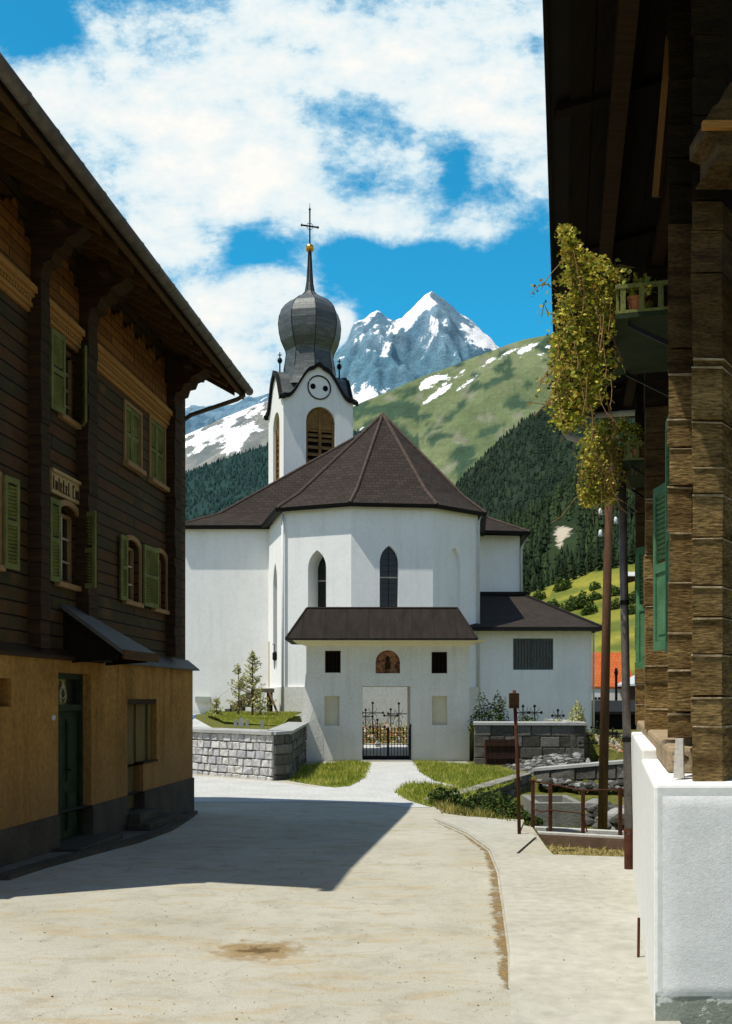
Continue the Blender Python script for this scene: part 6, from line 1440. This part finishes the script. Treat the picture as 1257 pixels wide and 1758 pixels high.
pts = [(px, hz_) for px, hz_ in [(1010,1118),(1040,1110),(1075,1104),(1120,1100),(1250,1090)]]

# conifers on the slopes
def conifer_into(m, x, y, z, h, r, n=5, lay=3):
    rr = random.random()
    for k in range(lay):
        z0_ = z+h*(.08+.28*k); z1_ = z+h*min(1, .50+.26*k); rad = r*(1-.27*k)*random.uniform(.85,1.15); a0 = random.uniform(0,6.28); i = len(m.v)
        for j in range(n):
            t_ = a0+2*math.pi*j/n; q = rad*random.uniform(.75,1.2); m.v.append((x+q*math.cos(t_), y+q*math.sin(t_), z0_+random.uniform(-.03,.03)*h))
        m.v.append((x+random.uniform(-.02,.02)*h, y, z1_))
        for j in range(n): m.f.append((i+j, i+(j+1)%n, i+n)); m.r.append(clamp(rr+random.uniform(-.15,.15))); m.m.append(0)
def forest(name, hf, Y0, Y1, px0, px1, n, h, mat, ok, seed):
    random.seed(seed); m = MB(); k = 0; tries = 0
    while k < n and tries < n*12:
        tries += 1; Y = Y0+(Y1-Y0)*random.random()**.8; px = random.uniform(px0, px1); X = (px-CX)/F*Y; z = hf(X, Y); py = HY-(z-EYE)/Y*F
        if not ok(px, py, X, Y): continue
        hh = h*random.uniform(.6,1.25); conifer_into(m, X, Y, z-hh*.08, hh, hh*.19, 5, 2 if h/Y < .012 else 3); k += 1
    return tag(m.build(name, mat), kind='stuff')
treeT = M_leaf('teal_conifers', [(.010,.034,.034),(.018,.058,.052),(.032,.082,.062)], .9, 0)  # teal tint paints slight distance haze into the trees
treeD = M_leaf('dark_conifers', [(.008,.020,.012),(.014,.032,.017),(.028,.052,.024)], .9, 0)
treeN = M_leaf('near_conifers', [(.010,.022,.008),(.020,.040,.014),(.045,.075,.022)], .9, 0)
ob = forest('forest_left', hl, 1500, 2640, 180, 640, 5200, 15, treeT, lambda px, py, X, Y: True, 21)
tag(ob, 'hazy blue green conifer forest on the slope left of the tower', 'forest')
ob = forest('forest_right', hr, 1150, 2040, 700, 1130, 5600, 15, treeD, lambda px, py, X, Y: True, 22); tag(ob, 'dark conifer forest on the slope right of the choir roof', 'forest')
ob = forest('forest_near', hn, 420, 820, 800, 1110, 1500, 13, treeN, lambda px, py, X, Y: not (942 < px < 990 and 893 < py < 965), 23); tag(ob, 'nearer conifer forest above the bright meadow', 'forest')
hA_ = None
def halp(X, Y): return 0
# individual conifers in front of the forest
random.seed(31)
lfC = M_leaf('conifer_needles', [(.008,.020,.007),(.018,.036,.012),(.040,.068,.020),(.075,.105,.03)], .9, .05)
def conifer_thing(x, y, z, h, label):
    t0 = thing('conifer_tree', (x, y, z), label, 'conifer', 'conifers at the top of the meadow'); m = MB(); m.tube([(x,y,z-.3),(x,y,z+h*.95)], [h*.022,h*.003], 6); m.build('trunk', bark, t0)
    m = MB(); n_ = 26
    for k in range(n_):
        f_ = k/n_; zz = z+h*(.10+.88*f_); R_ = h*.20*(1-f_)**.85+.05
        for j in range(9):
            a = random.uniform(0,6.283); L = R_*random.uniform(.65,1.2); w_ = L*.34+.08; dr = L*.35
            c_, s_ = math.cos(a), math.sin(a); m.face([(x,y,zz+.1*h/n_*3), (x+c_*L*.6-s_*w_, y+s_*L*.6+c_*w_, zz-dr*.6), (x+c_*L, y+s_*L, zz-dr), (x+c_*L*.6+s_*w_, y+s_*L*.6-c_*w_, zz-dr*.6)])
    m.build('crown', lfC, t0); return t0
proto = None
CT = [(905,1018,30,'tall dark conifer directly right of the nave wall'),(918,1012,27,'dark conifer second right of the nave wall'),(930,1008,24,'conifer third right of the nave wall'),(895,1022,22,'conifer half hidden by the nave downpipe'),(950,1000,17,'conifer left of the pale scree, at the meadow edge'),(962,997,21,'conifer directly below the pale scree'),(972,993,24,'pointed conifer right below the pale scree'),(985,989,22,'conifer at the meadow edge right of the scree'),(1000,986,25,'conifer at the meadow edge left of the telegraph pole'),(1014,983,20,'smaller conifer just left of the telegraph pole'),(1030,978,24,'conifer at the meadow edge behind the telegraph pole'),(1052,974,26,'conifer at the meadow edge between the two poles'),(1064,972,22,'conifer at the meadow edge next to the metal pole'),(1085,968,25,'conifer at the meadow edge right of the metal pole')]
for px, py, hp_, lb in CT:
    Y = random.uniform(250, 268); X = (px-CX)/F*Y; z = hm(X, Y); h = hp_*random.uniform(1.5,2.3)*Y/F*.9
    if proto is None: proto = conifer_thing(X, Y, z, 9.0, lb); proto_h = 9.0; proto.scale = (h/9,)*3
    else: clone(proto, (X, Y, z), random.uniform(0, 6.28), h/9, lb)
# bushes on the meadow
random.seed(41); protoB = None
leafM = M_leaf('meadow_bush_leaves', [(.03,.06,.012),(.08,.12,.022),(.15,.20,.04)], .8, .1)
BT = [(965,1012,2.6,'roundest tree at the top of the meadow beside the church'),(1022,1012,2.0,'dark round bush high on the meadow left of the telegraph pole'),(925,1030,2.2,'low bush on the meadow next to the nave wall'),(950,1045,2.4,'bush on the meadow above the annexe roof, left'),(975,1050,2.6,'bush on the meadow above the annexe roof, middle'),(1000,1042,2.8,'wide bush on the meadow above the annexe roof, right'),(985,1035,1.8,'small bush behind the wide meadow bush'),(1012,1055,2.4,'bush on the meadow just left of the telegraph pole'),(1024,1030,1.8,'small bush touching the telegraph pole on its left'),(1055,1022,2.4,'upper bush on the meadow between the two poles'),(1058,1045,2.2,'lower bush on the meadow between the two poles'),(1086,1035,2.4,'upper bush on the meadow right of the metal pole'),(1084,1052,2.0,'lower bush on the meadow right of the metal pole'),(940,1062,1.8,'lowest bush on the meadow beside the annexe roof')]
for px, py, s_, lb in BT:
    best = None
    for k in range(90):
        Y = 95+k*1.8; X = (px-CX)/F*Y; z = hm(X, Y); e = abs(HY-(z-EYE)/Y*F-py)
        if best is None or e < best[0]: best = (e, X, Y, z)
    _, X, Y, z = best; s_ *= Y/330
    if protoB is None:
        protoB = bush('meadow_bush', X, Y, z-.1, 1.2, 1.2, 1.3, 1100, .28, leafM, lb, 'bushes scattered on the meadow'); protoB.scale = (s_,)*3
    else: clone(protoB, (X, Y, z-.1), random.uniform(0,6.28), s_*random.uniform(.8,1.15), lb)
best = min(((abs(HY-(hm((1086-CX)/F*(95+k*1.8), 95+k*1.8)-EYE)/(95+k*1.8)*F-1000), 95+k*1.8) for k in range(90))); Y = best[1]; X = (1086-CX)/F*Y; z = hm(X, Y)
far_house('hillside_barn', X-1.2, X+2.2, Y, Y+3, z+1.3, z+2.4, z-.5, woodPost, M_noise('pale_barn_roof', (.5,.5,.48), (.65,.65,.62), 2, .6), 'tiny barn with pale roof on the meadow right of the metal pole')
